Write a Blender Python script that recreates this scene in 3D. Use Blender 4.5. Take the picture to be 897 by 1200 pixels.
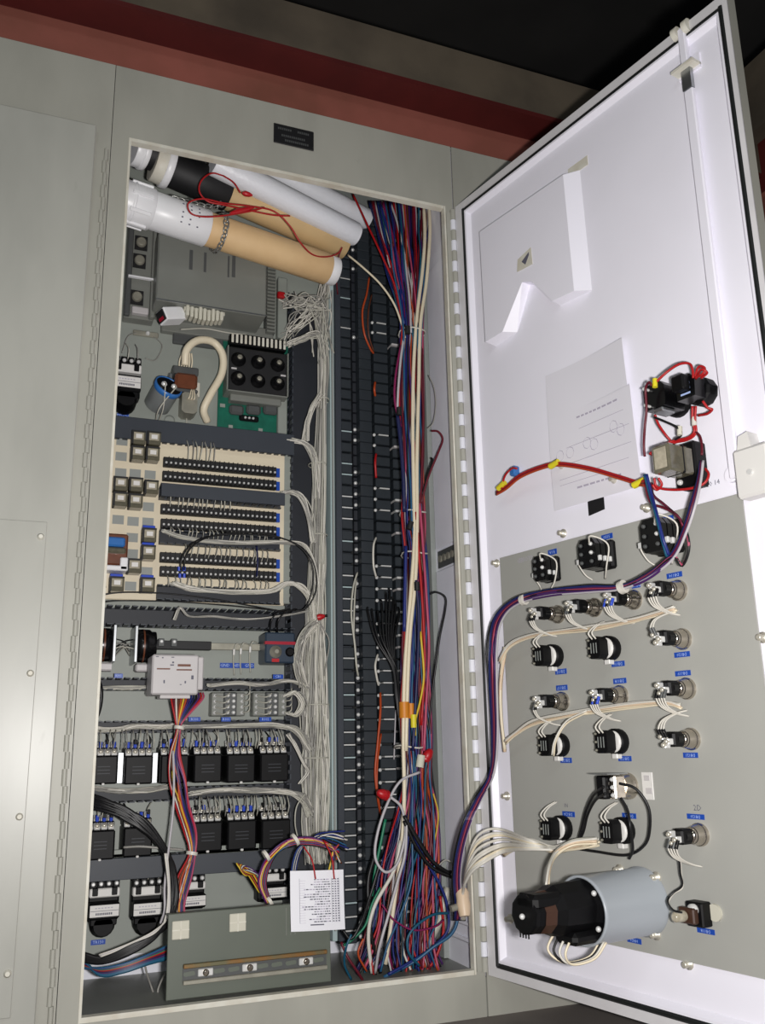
import bpy, bmesh, math, random
from mathutils import Vector, Matrix
random.seed(7)
scene = bpy.context.scene
for o in list(bpy.data.objects): bpy.data.objects.remove(o)
COL = scene.collection

# ------------------------------------------------------------------ camera
CR = ((0.929061, -0.369445, -0.018853), (0.07437, 0.236458, -0.968791), (0.362373, 0.898664, 0.24716))
CP = Vector((-0.133566, -1.653496, 0.413981))
FPX = 1064.0
right, down, fwd = (Vector(r) for r in CR)
cam_d = bpy.data.cameras.new('camera'); cam = bpy.data.objects.new('camera', cam_d); COL.objects.link(cam)
cam.matrix_world = Matrix(((right.x, -down.x, -fwd.x, CP.x), (right.y, -down.y, -fwd.y, CP.y), (right.z, -down.z, -fwd.z, CP.z), (0, 0, 0, 1)))
cam_d.sensor_fit = 'AUTO'; cam_d.sensor_width = 36.0; cam_d.lens = FPX / 1200.0 * 36.0
cam_d.clip_start = 0.02
scene.camera = cam
# ------------------------------------------------------------------ world and lights
w = bpy.data.worlds.new('world'); scene.world = w; w.use_nodes = True
w.node_tree.nodes['Background'].inputs[0].default_value = (0.75, 0.85, 1.0, 1)
w.node_tree.nodes['Background'].inputs[1].default_value = 0.10
fl = bpy.data.lights.new('camera_flash', 'AREA'); fl.shape = 'RECTANGLE'; fl.size = 0.05; fl.size_y = 0.035
fl.energy = 26.0; fl.color = (1.0, 0.97, 0.95)
flo = bpy.data.objects.new('camera_flash', fl); COL.objects.link(flo)
fpos = CP + right * 0.075 - down * -0.02 + fwd * 0.03
flo.matrix_world = cam.matrix_world.copy(); flo.location = fpos
# unseen ambient fill light without a fixture, high up behind the photographer
hl = bpy.data.lights.new('ambient_fill', 'AREA'); hl.shape = 'RECTANGLE'; hl.size = 1.4; hl.size_y = 0.25
hl.energy = 8.5; hl.color = (0.9, 1.0, 0.95)
hlo = bpy.data.objects.new('ambient_fill', hl); COL.objects.link(hlo)
hlo.location = (-1.2, -2.6, 2.55); hlo.rotation_euler = (math.radians(35), 0, math.radians(-20))
vs = scene.view_settings
vs.view_transform = 'Standard'; vs.look = 'None'; vs.gamma = 1.0; vs.exposure = 0.0; vs.use_curve_mapping = False

# ------------------------------------------------------------------ materials
def lin(c):
    return tuple(((v / 255.0) / 12.92 if v / 255.0 <= 0.04045 else ((v / 255.0 + 0.055) / 1.055) ** 2.4) for v in c)
MATS = {}
def mat(name, rgb, rough=0.5, metal=0.0, var=0.0, scale=12.0, rgb2=None, bump=0.0, spec=0.5, trans=0.0, alpha=1.0, coat=0.0):
    m = bpy.data.materials.new(name); m.use_nodes = True
    nt = m.node_tree; b = nt.nodes['Principled BSDF']
    c = lin(rgb)
    b.inputs['Base Color'].default_value = (*c, 1); b.inputs['Roughness'].default_value = rough
    b.inputs['Metallic'].default_value = metal; b.inputs['Specular IOR Level'].default_value = spec
    b.inputs['Transmission Weight'].default_value = trans; b.inputs['Coat Weight'].default_value = coat
    if var or rgb2 or bump:
        tc = nt.nodes.new('ShaderNodeTexCoord'); nz = nt.nodes.new('ShaderNodeTexNoise')
        nz.inputs['Scale'].default_value = scale; nz.inputs['Detail'].default_value = 6
        nt.links.new(tc.outputs['Object'], nz.inputs['Vector'])
        if var or rgb2:
            r = nt.nodes.new('ShaderNodeValToRGB')
            c2 = lin(rgb2) if rgb2 else tuple(v * (1 - var) for v in c)
            r.color_ramp.elements[0].position = 0.35; r.color_ramp.elements[1].position = 0.65
            r.color_ramp.elements[0].color = (*c2, 1); r.color_ramp.elements[1].color = (*c, 1)
            nt.links.new(nz.outputs['Fac'], r.inputs['Fac']); nt.links.new(r.outputs['Color'], b.inputs['Base Color'])
        if bump:
            bp = nt.nodes.new('ShaderNodeBump'); bp.inputs['Strength'].default_value = bump; bp.inputs['Distance'].default_value = 0.002
            nt.links.new(nz.outputs['Fac'], bp.inputs['Height']); nt.links.new(bp.outputs['Normal'], b.inputs['Normal'])
    MATS[name] = m
    return m
def paint(name, rgb, dark, rough=0.45):
    """painted sheet steel: faint clouding, a few vertical scuffs and dirt specks"""
    m = mat(name, rgb, rough, spec=0.4); nt = m.node_tree; b = nt.nodes['Principled BSDF']
    tc = nt.nodes.new('ShaderNodeTexCoord'); mp = nt.nodes.new('ShaderNodeMapping'); mp.inputs['Scale'].default_value = (9, 9, 3)
    n1 = nt.nodes.new('ShaderNodeTexNoise'); n1.inputs['Scale'].default_value = 1.0; n1.inputs['Detail'].default_value = 5
    n2 = nt.nodes.new('ShaderNodeTexNoise'); n2.inputs['Scale'].default_value = 3.5; n2.inputs['Detail'].default_value = 8
    nt.links.new(tc.outputs['Object'], mp.inputs['Vector']); nt.links.new(mp.outputs['Vector'], n1.inputs['Vector']); nt.links.new(mp.outputs['Vector'], n2.inputs['Vector'])
    r1 = nt.nodes.new('ShaderNodeValToRGB'); c = lin(rgb); d = tuple(0.86 * v for v in c)
    r1.color_ramp.elements[0].color = (*d, 1); r1.color_ramp.elements[1].color = (*c, 1)
    r1.color_ramp.elements[0].position = .3; r1.color_ramp.elements[1].position = .6
    r2 = nt.nodes.new('ShaderNodeValToRGB'); r2.color_ramp.elements[0].position = .70; r2.color_ramp.elements[1].position = .80
    r2.color_ramp.elements[0].color = (0, 0, 0, 1); r2.color_ramp.elements[1].color = (.5, .5, .5, 1)
    mx = nt.nodes.new('ShaderNodeMix'); mx.data_type = 'RGBA'; mx.inputs['B'].default_value = (*lin(dark), 1)
    nt.links.new(n1.outputs['Fac'], r1.inputs['Fac']); nt.links.new(n2.outputs['Fac'], r2.inputs['Fac'])
    nt.links.new(r2.outputs['Color'], mx.inputs['Factor']); nt.links.new(r1.outputs['Color'], mx.inputs['A'])
    nt.links.new(mx.outputs['Result'], b.inputs['Base Color'])
    return m
paint('cabinet', (172, 171, 161), (120, 120, 108))
paint('cabinet_door', (178, 178, 170), (140, 140, 128), 0.35)
mat('cream_edge', (222, 220, 208), .5, rgb2=(208, 202, 186), scale=30)
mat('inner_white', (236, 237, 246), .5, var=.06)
mat('inner_grey_shade', (150, 155, 152), .5, var=.08)  # grey of inner parts; on the corner post it stands for shade
mat('panel', (146, 151, 144), .5, var=.06, scale=9)
mat('pale_strip', (176, 194, 196), .45)
mat('door_white', (246, 244, 254), .42, var=.03, scale=5)
mat('door_lip', (222, 220, 222), .5, var=.1)
mat('gasket', (14, 18, 18), .6)
mat('plate_grey', (168, 168, 162), .45, var=.05, scale=6)
mat('beam_red', (84, 22, 20), .6, rgb2=(70, 16, 15), scale=7)
mat('beam_dust', (150, 86, 74), .7, rgb2=(126, 74, 60), scale=6, bump=.2)
mat('concrete_brown', (96, 86, 72), .85, rgb2=(70, 62, 52), scale=5, bump=.4)
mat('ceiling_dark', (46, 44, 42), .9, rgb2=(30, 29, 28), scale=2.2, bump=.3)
mat('floor_dark', (120, 113, 108), .8, rgb2=(98, 93, 90), scale=7)
mat('duct', (54, 59, 67), .5, var=.08)
mat('duct_dark', (36, 39, 46), .55)
mat('terminal', (42, 48, 54), .5, var=.12, scale=60)
mat('terminal_gap', (12, 14, 15), .6)
mat('tin', (228, 228, 226), .3, metal=.3)
mat('screw', (205, 200, 186), .35, metal=.5)
mat('steel', (165, 168, 170), .35, metal=.9)
mat('zinc', (165, 162, 148), .4, metal=.4, var=.2, scale=40)
mat('chrome', (205, 196, 184), .2, metal=1.0)
mat('brown_dark', (64, 40, 28), .45)
mat('groove', (40, 36, 34), .4)
mat('black', (9, 9, 11), .5, spec=.22)
mat('black_matt', (20, 20, 22), .6)
mat('black_gloss', (10, 10, 12), .25, spec=.4)
mat('white_plastic', (222, 220, 216), .4)
mat('offwhite_plastic', (196, 192, 192), .42, var=.05)
mat('cream_board', (224, 212, 186), .5, var=.05, scale=20)
mat('grey_blank', (146, 150, 146), .5)
mat('relay_clear', (104, 100, 84), .12, var=.25, scale=90, spec=.7)
mat('relay_glass', (178, 170, 150), .1, var=.25, scale=120, spec=.8)
mat('blue_label', (26, 72, 168), .35)
mat('label_ink', (170, 190, 235), .5)
mat('blue_lug', (42, 74, 190), .35)
mat('blue_part', (50, 110, 180), .3)
mat('pcb_green', (22, 104, 84), .4, var=.25, scale=50)
mat('copper_brown', (110, 62, 40), .35, var=.2, scale=60)
mat('tan_tube', (224, 190, 142), .6, rgb2=(216, 180, 132), scale=14)
mat('tan_old', (206, 176, 128), .6, var=.1)
mat('pvc_white', (236, 236, 238), .35)
mat('bubble', (232, 234, 240), .4, bump=.5, scale=120)
mat('cap_grey', (156, 160, 160), .35, metal=.4)
mat('horn_grey', (160, 166, 172), .32, coat=.2)
mat('grey_metal', (128, 130, 124), .4, metal=.1, var=.08)
mat('grey_dark', (78, 80, 80), .45)
mat('grey_loose', (98, 104, 94), .42, var=.06, scale=14)
mat('rust', (140, 96, 46), .5, metal=.5, rgb2=(104, 100, 74), scale=28)
mat('paper', (232, 232, 238), .5)
mat('paper_door', (232, 230, 238), .6, bump=.15, scale=9)
mat('ink', (96, 96, 110), .7)
mat('ink_soft', (180, 174, 190), .7)
mat('red_plastic', (178, 22, 30), .4)
mat('red_band', (160, 20, 44), .4)
mat('breaker_blue', (44, 58, 74), .4)
mat('foam', (205, 202, 186), .7)
mat('chain', (150, 150, 146), .3, metal=.6)
WC = dict(white=(214, 210, 200), cream=(226, 214, 188), grey=(150, 148, 142), black=(18, 18, 20), red=(172, 24, 28), blue=(28, 42, 112),
          navy=(24, 30, 74), purple=(72, 36, 96), maroon=(98, 22, 38), pink=(176, 70, 100), orange=(178, 72, 34), yellow=(214, 184, 50),
          green=(20, 116, 84), teal=(24, 84, 110), brown=(96, 52, 34), dullwhite=(186, 184, 172), cyan=(40, 90, 128), magenta=(128, 28, 80),
          fog=(184, 180, 184), peach=(216, 192, 164))
for k_, v_ in WC.items(): mat('wire_' + k_, v_, .42, spec=.45)

# ------------------------------------------------------------------ mesh helpers
class MB:
    def __init__(s, keep=False): s.keep = keep; s.v = []; s.f = []; s.m = []; s.s = []; s.mats = []
    def mi(s, m):
        if m not in s.mats: s.mats.append(m)
        return s.mats.index(m)
    def add(s, vs_, fs, m, smooth=False):
        o = len(s.v); k = s.mi(m)
        s.v += [tuple(p) for p in vs_]
        for f in fs: s.f.append([i + o for i in f]); s.m.append(k); s.s.append(smooth)
        return s
    def box(s, x0, x1, y0, y1, z0, z1, m, M=None):
        p = [Vector((x, y, z)) for x in (x0, x1) for y in (y0, y1) for z in (z0, z1)]
        if M is not None: p = [M @ q for q in p]
        return s.add(p, [(0, 1, 3, 2), (4, 6, 7, 5), (0, 4, 5, 1), (2, 3, 7, 6), (0, 2, 6, 4), (1, 5, 7, 3)], m)
    def cbox(s, x0, x1, y0, y1, z0, z1, m, c=.002, M=None):
        c = min(c, abs(x1 - x0) * .45, abs(y1 - y0) * .45, abs(z1 - z0) * .45)
        L = ((x0, x1), (y0, y1), (z0, z1)); vs_ = []; idx = {}
        for a in (0, 1):
            for b in (0, 1):
                for d in (0, 1):
                    for ax in range(3):
                        p = []
                        for k, sel in enumerate((a, b, d)):
                            e = L[k][sel]
                            if k != ax: e += c if sel == 0 else -c
                            p.append(e)
                        idx[(a, b, d, ax)] = len(vs_); vs_.append(Vector(p))
        fs = []
        for ax in range(3):
            o1, o2 = [k for k in range(3) if k != ax]
            for sel in (0, 1):
                q = []
                for u, w_ in ((0, 0), (1, 0), (1, 1), (0, 1)):
                    t = [0, 0, 0]; t[ax] = sel; t[o1] = u; t[o2] = w_; q.append(idx[(*t, ax)])
                fs.append(q)
            for u in (0, 1):
                for w_ in (0, 1):
                    t0 = [0, 0, 0]; t0[o1] = u; t0[o2] = w_; t1 = list(t0); t1[ax] = 1
                    fs.append([idx[(*t0, o1)], idx[(*t0, o2)], idx[(*t1, o2)], idx[(*t1, o1)]])
        for a in (0, 1):
            for b in (0, 1):
                for d in (0, 1): fs.append([idx[(a, b, d, k)] for k in range(3)])
        if M is not None: vs_ = [M @ q for q in vs_]
        return s.add(vs_, fs, m)
    def lathe(s, prof, o, ax, m, n=18, cap=True, smooth=True):
        """prof: list of (radius, distance along ax)"""
        ax = Vector(ax).normalized(); o = Vector(o)
        u = ax.orthogonal().normalized(); v = ax.cross(u); vs_ = []; fs = []
        for r, t in prof:
            for k in range(n):
                a = 2 * math.pi * k / n; vs_.append(o + ax * t + (u * math.cos(a) + v * math.sin(a)) * r)
        for i in range(len(prof) - 1):
            for k in range(n): fs.append((i * n + k, i * n + (k + 1) % n, (i + 1) * n + (k + 1) % n, (i + 1) * n + k))
        s.add(vs_, fs, m, smooth)
        if cap:
            for i in (0, len(prof) - 1):
                if prof[i][0] > 1e-5: s.add(vs_[i * n:(i + 1) * n], [tuple(range(n))], m)
        return s
    def cyl(s, p0, p1, r, m, n=14, r1=None):
        p0 = Vector(p0); p1 = Vector(p1)
        return s.lathe([(r, 0), (r if r1 is None else r1, (p1 - p0).length)], p0, p1 - p0, m, n)
    def tube(s, pts, r, m, n=6, seg=6, cap=True):
        pts = [Vector(p) for p in pts]
        if seg > 1 and len(pts) > 2: pts = smooth_path(pts, seg)
        vs_ = []; fs = []; prev = None; L = len(pts)
        for i, p in enumerate(pts):
            t = (pts[min(i + 1, L - 1)] - pts[max(i - 1, 0)])
            t = t.normalized() if t.length > 1e-9 else Vector((0, 0, 1))
            if prev is None: u = t.orthogonal().normalized()
            else:
                u = prev - t * prev.dot(t); u = u.normalized() if u.length > 1e-6 else t.orthogonal().normalized()
            prev = u; v = t.cross(u)
            for k in range(n):
                a = 2 * math.pi * k / n; vs_.append(p + (u * math.cos(a) + v * math.sin(a)) * r)
        for i in range(L - 1):
            for k in range(n): fs.append((i * n + k, i * n + (k + 1) % n, (i + 1) * n + (k + 1) % n, (i + 1) * n + k))
        if cap: fs += [tuple(range(n)), tuple(range((L - 1) * n, L * n))]
        return s.add(vs_, fs, m, True)
    def prism(s, poly, y0, y1, m, M=None):
        """poly in local x,z, extruded along y"""
        n = len(poly); p = [Vector((x, y0, z)) for x, z in poly] + [Vector((x, y1, z)) for x, z in poly]
        if M is not None: p = [M @ q for q in p]
        return s.add(p, [tuple(range(n)), tuple(range(n, 2 * n))] + [(i, (i + 1) % n, n + (i + 1) % n, n + i) for i in range(n)], m)
    def ball(s, c, r, m, n=10):
        k = 6
        return s.lathe([(max(1e-6, r * math.sin(math.pi * i / k)), -r * math.cos(math.pi * i / k)) for i in range(k + 1)], c, (0, 0, 1), m, n, cap=False)
    def mesh(s, name):
        me = bpy.data.meshes.new(name); me.from_pydata(s.v, [], s.f)
        for k in s.mats: me.materials.append(MATS[k])
        me.polygons.foreach_set('material_index', s.m); me.polygons.foreach_set('use_smooth', s.s)
        if s.keep: return me
        bm = bmesh.new(); bm.from_mesh(me); bmesh.ops.recalc_face_normals(bm, faces=bm.faces); bm.to_mesh(me); bm.free()
        return me
    def build(s, name, parent=None, label=None, kind=None):
        return link(name, s.mesh(name), parent, label, kind)
def link(name, me, parent=None, label=None, kind=None, M=None):
    o = bpy.data.objects.new(name, me); COL.objects.link(o)
    if parent is not None: o.parent = parent
    if M is not None: o.matrix_local = M
    if label: o['label'] = label
    if kind: o['kind'] = kind
    return o
def smooth_path(pts, seg):
    out = []; n = len(pts)
    for i in range(n - 1):
        p0 = pts[i - 1] if i > 0 else pts[0] * 2 - pts[1]; p1 = pts[i]; p2 = pts[i + 1]; p3 = pts[i + 2] if i + 2 < n else pts[-1] * 2 - pts[-2]
        for k in range(seg):
            t = k / seg
            out.append(0.5 * ((2 * p1) + (p2 - p0) * t + (2 * p0 - 5 * p1 + 4 * p2 - p3) * t * t + (3 * p1 - p0 - 3 * p2 + p3) * t ** 3))
    out.append(pts[-1]); return out
def tag(o, label, cat, group=None, kind=None):
    o['label'] = label; o['category'] = cat
    if group: o['group'] = group
    if kind: o['kind'] = kind
    return o
def thing(name, label, cat, M=None, group=None):
    o = bpy.data.objects.new(name, None); COL.objects.link(o); o.empty_display_size = .03
    if M is not None: o.matrix_world = M
    return tag(o, label, cat, group)
def dup(root, M, label):
    def cp(o, par):
        c = o.copy(); COL.objects.link(c)
        if par is not None: c.parent = par
        for ch in kids.get(o, ()): cp(ch, c)
        return c
    kids = {}
    for o in bpy.data.objects:
        if o.parent: kids.setdefault(o.parent, []).append(o)
    r = cp(root, None); r.matrix_world = M; r['label'] = label
    return r

# ------------------------------------------------------------------ surveyed planes: the mounting panel of the cabinet and the inner face of the open door
class Plane:
    def __init__(s, O, ux): s.O = Vector(O); s.ux = Vector(ux).normalized(); s.uz = Vector((0, 0, 1)); s.uy = s.uz.cross(s.ux)
    def M(s, x=0, d=0, z=0):
        p = s.O + s.ux * x - s.uy * d + s.uz * z
        return Matrix(((s.ux.x, s.uy.x, 0, p.x), (s.ux.y, s.uy.y, 0, p.y), (s.ux.z, s.uy.z, 1, p.z), (0, 0, 0, 1)))
    def uv(s, px, py, d=0):
        r = right * ((px - 448.5) / FPX) + down * ((py - 600) / FPX) + fwd
        t = (s.O - s.uy * d - CP).dot(s.uy) / r.dot(s.uy); X = CP + r * t - s.O
        return X.dot(s.ux), X.z
    def P(s, px, py, d=0):
        x, z = s.uv(px, py, d); return s.O + s.ux * x - s.uy * d + s.uz * z
    def L(s, px, py, d=0):
        x, z = s.uv(px, py, d); return Vector((x, -d, z))
    def MP(s, px, py, d=0, base=0):
        x, z = s.uv(px, py, d); return s.M(x, base, z)
    def size(s, px, py, wpx, hpx, d=0):
        a = s.uv(px - wpx / 2, py, d); b = s.uv(px + wpx / 2, py, d); c = s.uv(px, py - hpx / 2, d); e = s.uv(px, py + hpx / 2, d)
        return b[0] - a[0], c[1] - e[1]
BD = 0.28                                            # mounting panel depth behind the cabinet front
OW, OH = 0.70, 1.600                                 # cabinet opening
BK = Plane((0, BD, 0), (1, 0, 0))
FR = Plane((0, 0, 0), (1, 0, 0))
KD = 0.9788                                          # the door's inner face stands this much nearer than the hinge plane
def kz_(z): return CP.z + (z - CP.z) * KD
DR = Plane((CP.x + (OW + 0.0512 - CP.x) * KD, CP.y - CP.y * KD, 0), (0.199688, -0.97986, 0))
DW, DZ0, DZ1 = 0.6956 * KD, kz_(0.0093), kz_(1.6076)                # inner panel of the door
_tc = {}
def text_mesh(body, size):
    key = (body, size)
    if key not in _tc:
        c = bpy.data.curves.new('lettering', 'FONT'); c.body = body; c.size = size; c.align_x = 'CENTER'; c.align_y = 'CENTER'; c.resolution_u = 1
        o = bpy.data.objects.new('lettering', c); COL.objects.link(o)
        dg = bpy.context.evaluated_depsgraph_get(); me = bpy.data.meshes.new_from_object(o.evaluated_get(dg))
        bpy.data.objects.remove(o); bpy.data.curves.remove(c); _tc[key] = me
    return _tc[key].copy()
def lettering(body, size, parent, M, m, up=True):
    """flat print standing in the local x,z plane"""
    me = text_mesh(body, size); me.materials.clear(); me.materials.append(MATS[m])
    R = Matrix.Rotation(math.pi / 2, 4, 'X')
    if not up: R = R @ Matrix.Rotation(math.pi, 4, 'Z')
    return link('lettering', me, parent, M=M @ R)
T = Matrix.Translation

# ================================================================== SETTING
ZF = -0.0775                                         # floor level
CT = 1.768                                           # top of the cabinets
def struct(name, mb):
    o = mb.build(name); o['kind'] = 'structure'; return o
struct('floor', MB().box(-3.5, 4.5, -4.5, 2.5, ZF - .1, ZF, 'floor_dark'))
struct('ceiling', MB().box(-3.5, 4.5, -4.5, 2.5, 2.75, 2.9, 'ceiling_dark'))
struct('wall_back', MB().box(-3.5, 4.5, 1.2, 1.35, ZF, 2.75, 'concrete_brown'))
bm_ = thing('steel_beam', 'long red steel beam running above the tops of the cabinets', 'beam', T((0.5, .1, CT)))
MB().box(-3.0, 1.30, -.07, .2, 0.003, .10, 'beam_dust').build('web', bm_)
MB().box(-3.0, 1.30, -.152, .2, .100, .112, 'beam_red').build('flange', bm_)
b2 = thing('concrete_ledge', 'brown grey concrete ledge resting above the long red beam', 'ledge', T((0.5, .1, CT + .112)))
MB().box(-3.0, 1.30, -.152, .9, .0, .115, 'concrete_brown').build('slab', b2)
b3 = thing('steel_beam', 'dark red beam crossing toward the camera right of the open door', 'beam', T((1.72, -1, 1.80)))
MB().box(-.09, .09, -1.6, 1.0, .0, .17, 'beam_red').build('web', b3)
MB().box(-.12, .12, -1.6, 1.0, -.012, .0, 'beam_dust').build('flange', b3)
b4 = thing('concrete_beam', 'grey concrete beam above the crossing red beam right of the door', 'beam', T((1.72, -1, 1.97)))
MB().box(-.14, .3, -1.6, 1.0, .0, .2, 'concrete_brown').build('soffit', b4)

# ------------------------------------------------------------------ main control cabinet
SL, SR = -0.0345, 0.722                              # seams with the neighbours
CAB = thing('control_cabinet', 'open grey control cabinet full of relays, terminals and wires', 'cabinet', T((.344, .15, ZF)))
def cabpart(name, mb, parent=None, label=None):
    o = mb.build(name); p = parent or CAB
    o.parent = p; o.matrix_parent_inverse = Matrix.Identity(4)
    for v in o.data.vertices: v.co -= Vector((.344, .15, ZF)) if p is CAB else Vector((0, 0, 0))
    if label: o['label'] = label
    return o
fr = MB()
t = .003
fr.box(SL, 0, 0, t, ZF, CT, 'cabinet').box(OW, SR, 0, t, ZF, CT, 'cabinet').box(0, OW, 0, t, OH, CT, 'cabinet').box(0, OW, 0, t, ZF, 0, 'cabinet')
front = cabpart('front_frame', fr)
fl_ = MB()   # rolled edge around the opening
fl_.box(-.0015, .003, -.0035, .012, -.004, OH + .004, 'cream_edge').box(OW - .002, OW + .0015, -.0035, .012, -.004, OH + .004, 'cream_edge')
fl_.box(.003, OW - .003, -.0035, .012, OH - .003, OH + .004, 'cream_edge').box(.003, OW - .003, -.0035, .012, -.004, .004, 'cream_edge')
cabpart('opening_edge', fl_, label='cream rolled edge around the opening')
cabpart('side_panel', MB().box(SL, SL + .004, t, .33, ZF, CT, 'inner_white'), label='left side wall')
XR = .729
cabpart('side_panel', MB().box(XR, XR + .004, t, .33, ZF, CT, 'inner_white'), label='right side wall')
cabpart('back_wall', MB().box(SL, XR, .326, .33, ZF, CT, 'inner_white'))
cabpart('top_panel', MB().box(SL, XR, t, .33, CT - .004, CT, 'inner_grey_shade'))
cabpart('bottom_panel', MB().box(SL, XR, t, .33, ZF, -.012, 'grey_metal'))
cabpart('mounting_panel', MB().box(-.02, .722, BD, BD + .004, .034, 1.745, 'panel'))
# shaded corner post, pale cover strips and slot plate on the right side wall
cabpart('shaded_post', MB().box(.717, XR, .168, BD, -.01, 1.70, 'inner_grey_shade'), label='corner post behind the wires, their shade put into its grey')  # darker grey paints in the shade of the wire bundle
cabpart('wall_cover', MB().cbox(XR - .005, XR, .058, .160, .834, 1.52, 'inner_white', .002), label='white cover strip, upper')
cabpart('wall_cover', MB().cbox(XR - .005, XR, .058, .160, .10, .784, 'inner_white', .002), label='white cover strip, lower')
sp = MB().box(XR - .003, XR, .062, .152, .790, .828, 'grey_dark')
for k in range(4): sp.cyl((XR - .007, .076 + .02 * k, .809), (XR - .002, .076 + .02 * k, .809), .008, 'zinc', 8)
cabpart('slot_plate', sp, label='slot with fasteners in the side wall')
for z in (.035, .065):
    cabpart('wall_rib', MB().cbox(XR - .009, XR, .03, .16, z, z + .008, 'inner_white', .003))
# nameplate
npl = thing('nameplate', 'small black nameplate with faint white print above the opening', 'sign', T((.3415, -.001, 1.694)))
MB().cbox(-.045, .045, -.003, 0, -.024, .024, 'black_matt', .001).build('plate', npl)
ln = MB()
for z, a, b in ((.013, -.036, -.006), (.013, .008, .034), (-.003, -.028, .022), (-.014, -.02, .03)):
    x = a
    while x < b: ln.box(x, x + .003, -.0034, -.003, z - .0025, z + .0025, 'grey_dark'); x += .0045
ln.build('print', npl)

# ------------------------------------------------------------------ the neighbours
LC = thing('closed_cabinet', 'closed grey cabinet at the left edge of the picture', 'cabinet', T((-.6, 0, ZF)))
lo = Vector((-.6, 0, ZF))
def lpart(name, mb, par=LC, label=None):
    me = mb.mesh(name)
    for v in me.vertices: v.co -= lo
    return link(name, me, par, label)
lpart('body', MB().box(-1.3, SL - .0012, 0, .33, ZF, CT, 'cabinet'))
ld = lpart('door', MB().cbox(-1.25, -.0655, -.016, 0, .0, 1.6075, 'cabinet_door', .002))
lpart('hinge_leaf', MB().box(-.0655, -.0455, -.004, 0, 0.0, 1.575, 'cabinet'))
kn = MB().cyl((0, 0, -.0135), (0, 0, .0135), .0042, 'cabinet', 8).mesh('hinge_knuckle')
kz = .012
while kz < 1.57:
    link('hinge_knuckle', kn, LC, M=T(Vector((-.0435 - (.0025 if int(kz / .0275) % 2 else 0), -.004, kz)) - lo)); kz += .0275
cp_ = lpart('cover_plate', MB().cbox(-.6, -.102, -.021, -.016, .02, .797, 'cabinet_door', .001))
for z in (.770, .538, .312, .083):
    lpart('cover_screw', MB().lathe([(.0058, 0), (.0058, .003), (.0035, .0055), (.0035, .0058)], (-.111, -.021, z), (0, -1, 0), 'cream_edge', 12))
lpart('catch_slot', MB().box(-.175, -.165, -.0225, -.021, .44, .48, 'white_plastic').box(-.172, -.167, -.0235, -.0225, .445, .475, 'black_matt'))
RC = thing('closed_cabinet', 'grey cabinet joining the hinge side behind the open door', 'cabinet', T((1.1, .1, ZF)))
MB().box(.738 - 1.1, .5, -.097, .23, 0, CT - ZF, 'cabinet').build('body', RC)
MB().box(SR + .003 - 1.1, .5, -.1, -.097, 0, CT - ZF, 'cabinet').build('front_skin', RC)
MB().box(-.30, .45, -.106, -.1, .12, CT - ZF - .16, 'cabinet_door').build('door', RC)

# ------------------------------------------------------------------ open door of the main cabinet
door = bpy.data.objects.new('door', None); COL.objects.link(door); door.parent = CAB
door.matrix_parent_inverse = Matrix.Identity(4); door.matrix_local = T((-.344, -.15, -ZF)) @ DR.M()
door['label'] = 'wide open white lined door'
lw0, lw1 = -.029, -.010
X0, X1, Z0, Z1 = lw0, DW + .018, DZ0 - .024, DZ1 + .022
MB().box(X0, X1, .018, .021, Z0, Z1, 'cabinet').box(X0, X0 + .003, 0, .018, Z0, Z1, 'cabinet').box(X1 - .003, X1, 0, .018, Z0, Z1, 'cabinet') \
    .box(X0, X1, 0, .018, Z0, Z0 + .003, 'cabinet').box(X0, X1, 0, .018, Z1 - .003, Z1, 'cabinet').build('skin', door)
lp = MB()
lp.box(X0, X0 + .021, -.002, .001, Z0, Z1, 'door_lip').box(X1 - .009, X1, -.002, .001, Z0, Z1, 'door_lip')
lp.box(X0 + .021, X1 - .009, -.002, .001, Z0, Z0 + .016, 'door_lip').box(X0 + .021, X1 - .009, -.002, .001, Z1 - .016, Z1, 'door_lip')
lp.build('lip', door)
gk = MB(); gx0, gx1, gz0, gz1 = X0 + .021, X1 - .009, Z0 + .016, Z1 - .016
g = .009
gk.cbox(gx0, gx0 + g, -.003, .012, gz0, gz1, 'gasket', .003).cbox(gx1 - g, gx1, -.004, .012, gz0, gz1, 'gasket', .003)
gk.cbox(gx0 + g, gx1 - g, -.004, .012, gz0, gz0 + g, 'gasket', .003).cbox(gx0 + g, gx1 - g, -.001, .012, gz1 - g, gz1, 'gasket', .003)
gk.build('gasket', door)
DL = -.009
lx0, lx1, lz0, lz1 = gx0 + g, gx1 - g, gz0 + g, gz1 - g; iw = .012
MB().box(lx0 + iw, lx1 - iw, -DL, .013, lz0 + iw, lz1 - iw, 'door_white').build('liner', door)
oc = [Vector((x, -.001, z)) for x, z in ((lx0, lz0), (lx1, lz0), (lx1, lz1), (lx0, lz1))]; mc = [Vector((x + sx * .004, -.001, z + sz * .004)) for (x, z), (sx, sz) in zip(((lx0, lz0), (lx1, lz0), (lx1, lz1), (lx0, lz1)), ((1, 1), (-1, 1), (-1, -1), (1, -1)))]
ic = [Vector((x, -DL, z)) for x, z in ((lx0 + iw, lz0 + iw), (lx1 - iw, lz0 + iw), (lx1 - iw, lz1 - iw), (lx0 + iw, lz1 - iw))]; bc = [Vector((q.x, .013, q.z)) for q in oc]
MB().add(bc + oc + mc + ic, [(r * 4 + i, r * 4 + (i + 1) % 4, r * 4 + 4 + (i + 1) % 4, r * 4 + 4 + i) for r in range(3) for i in range(4)], 'door_white').build('liner_rim', door)
DL = -.009                                            # liner stands proud of the gasket by this much
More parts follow.
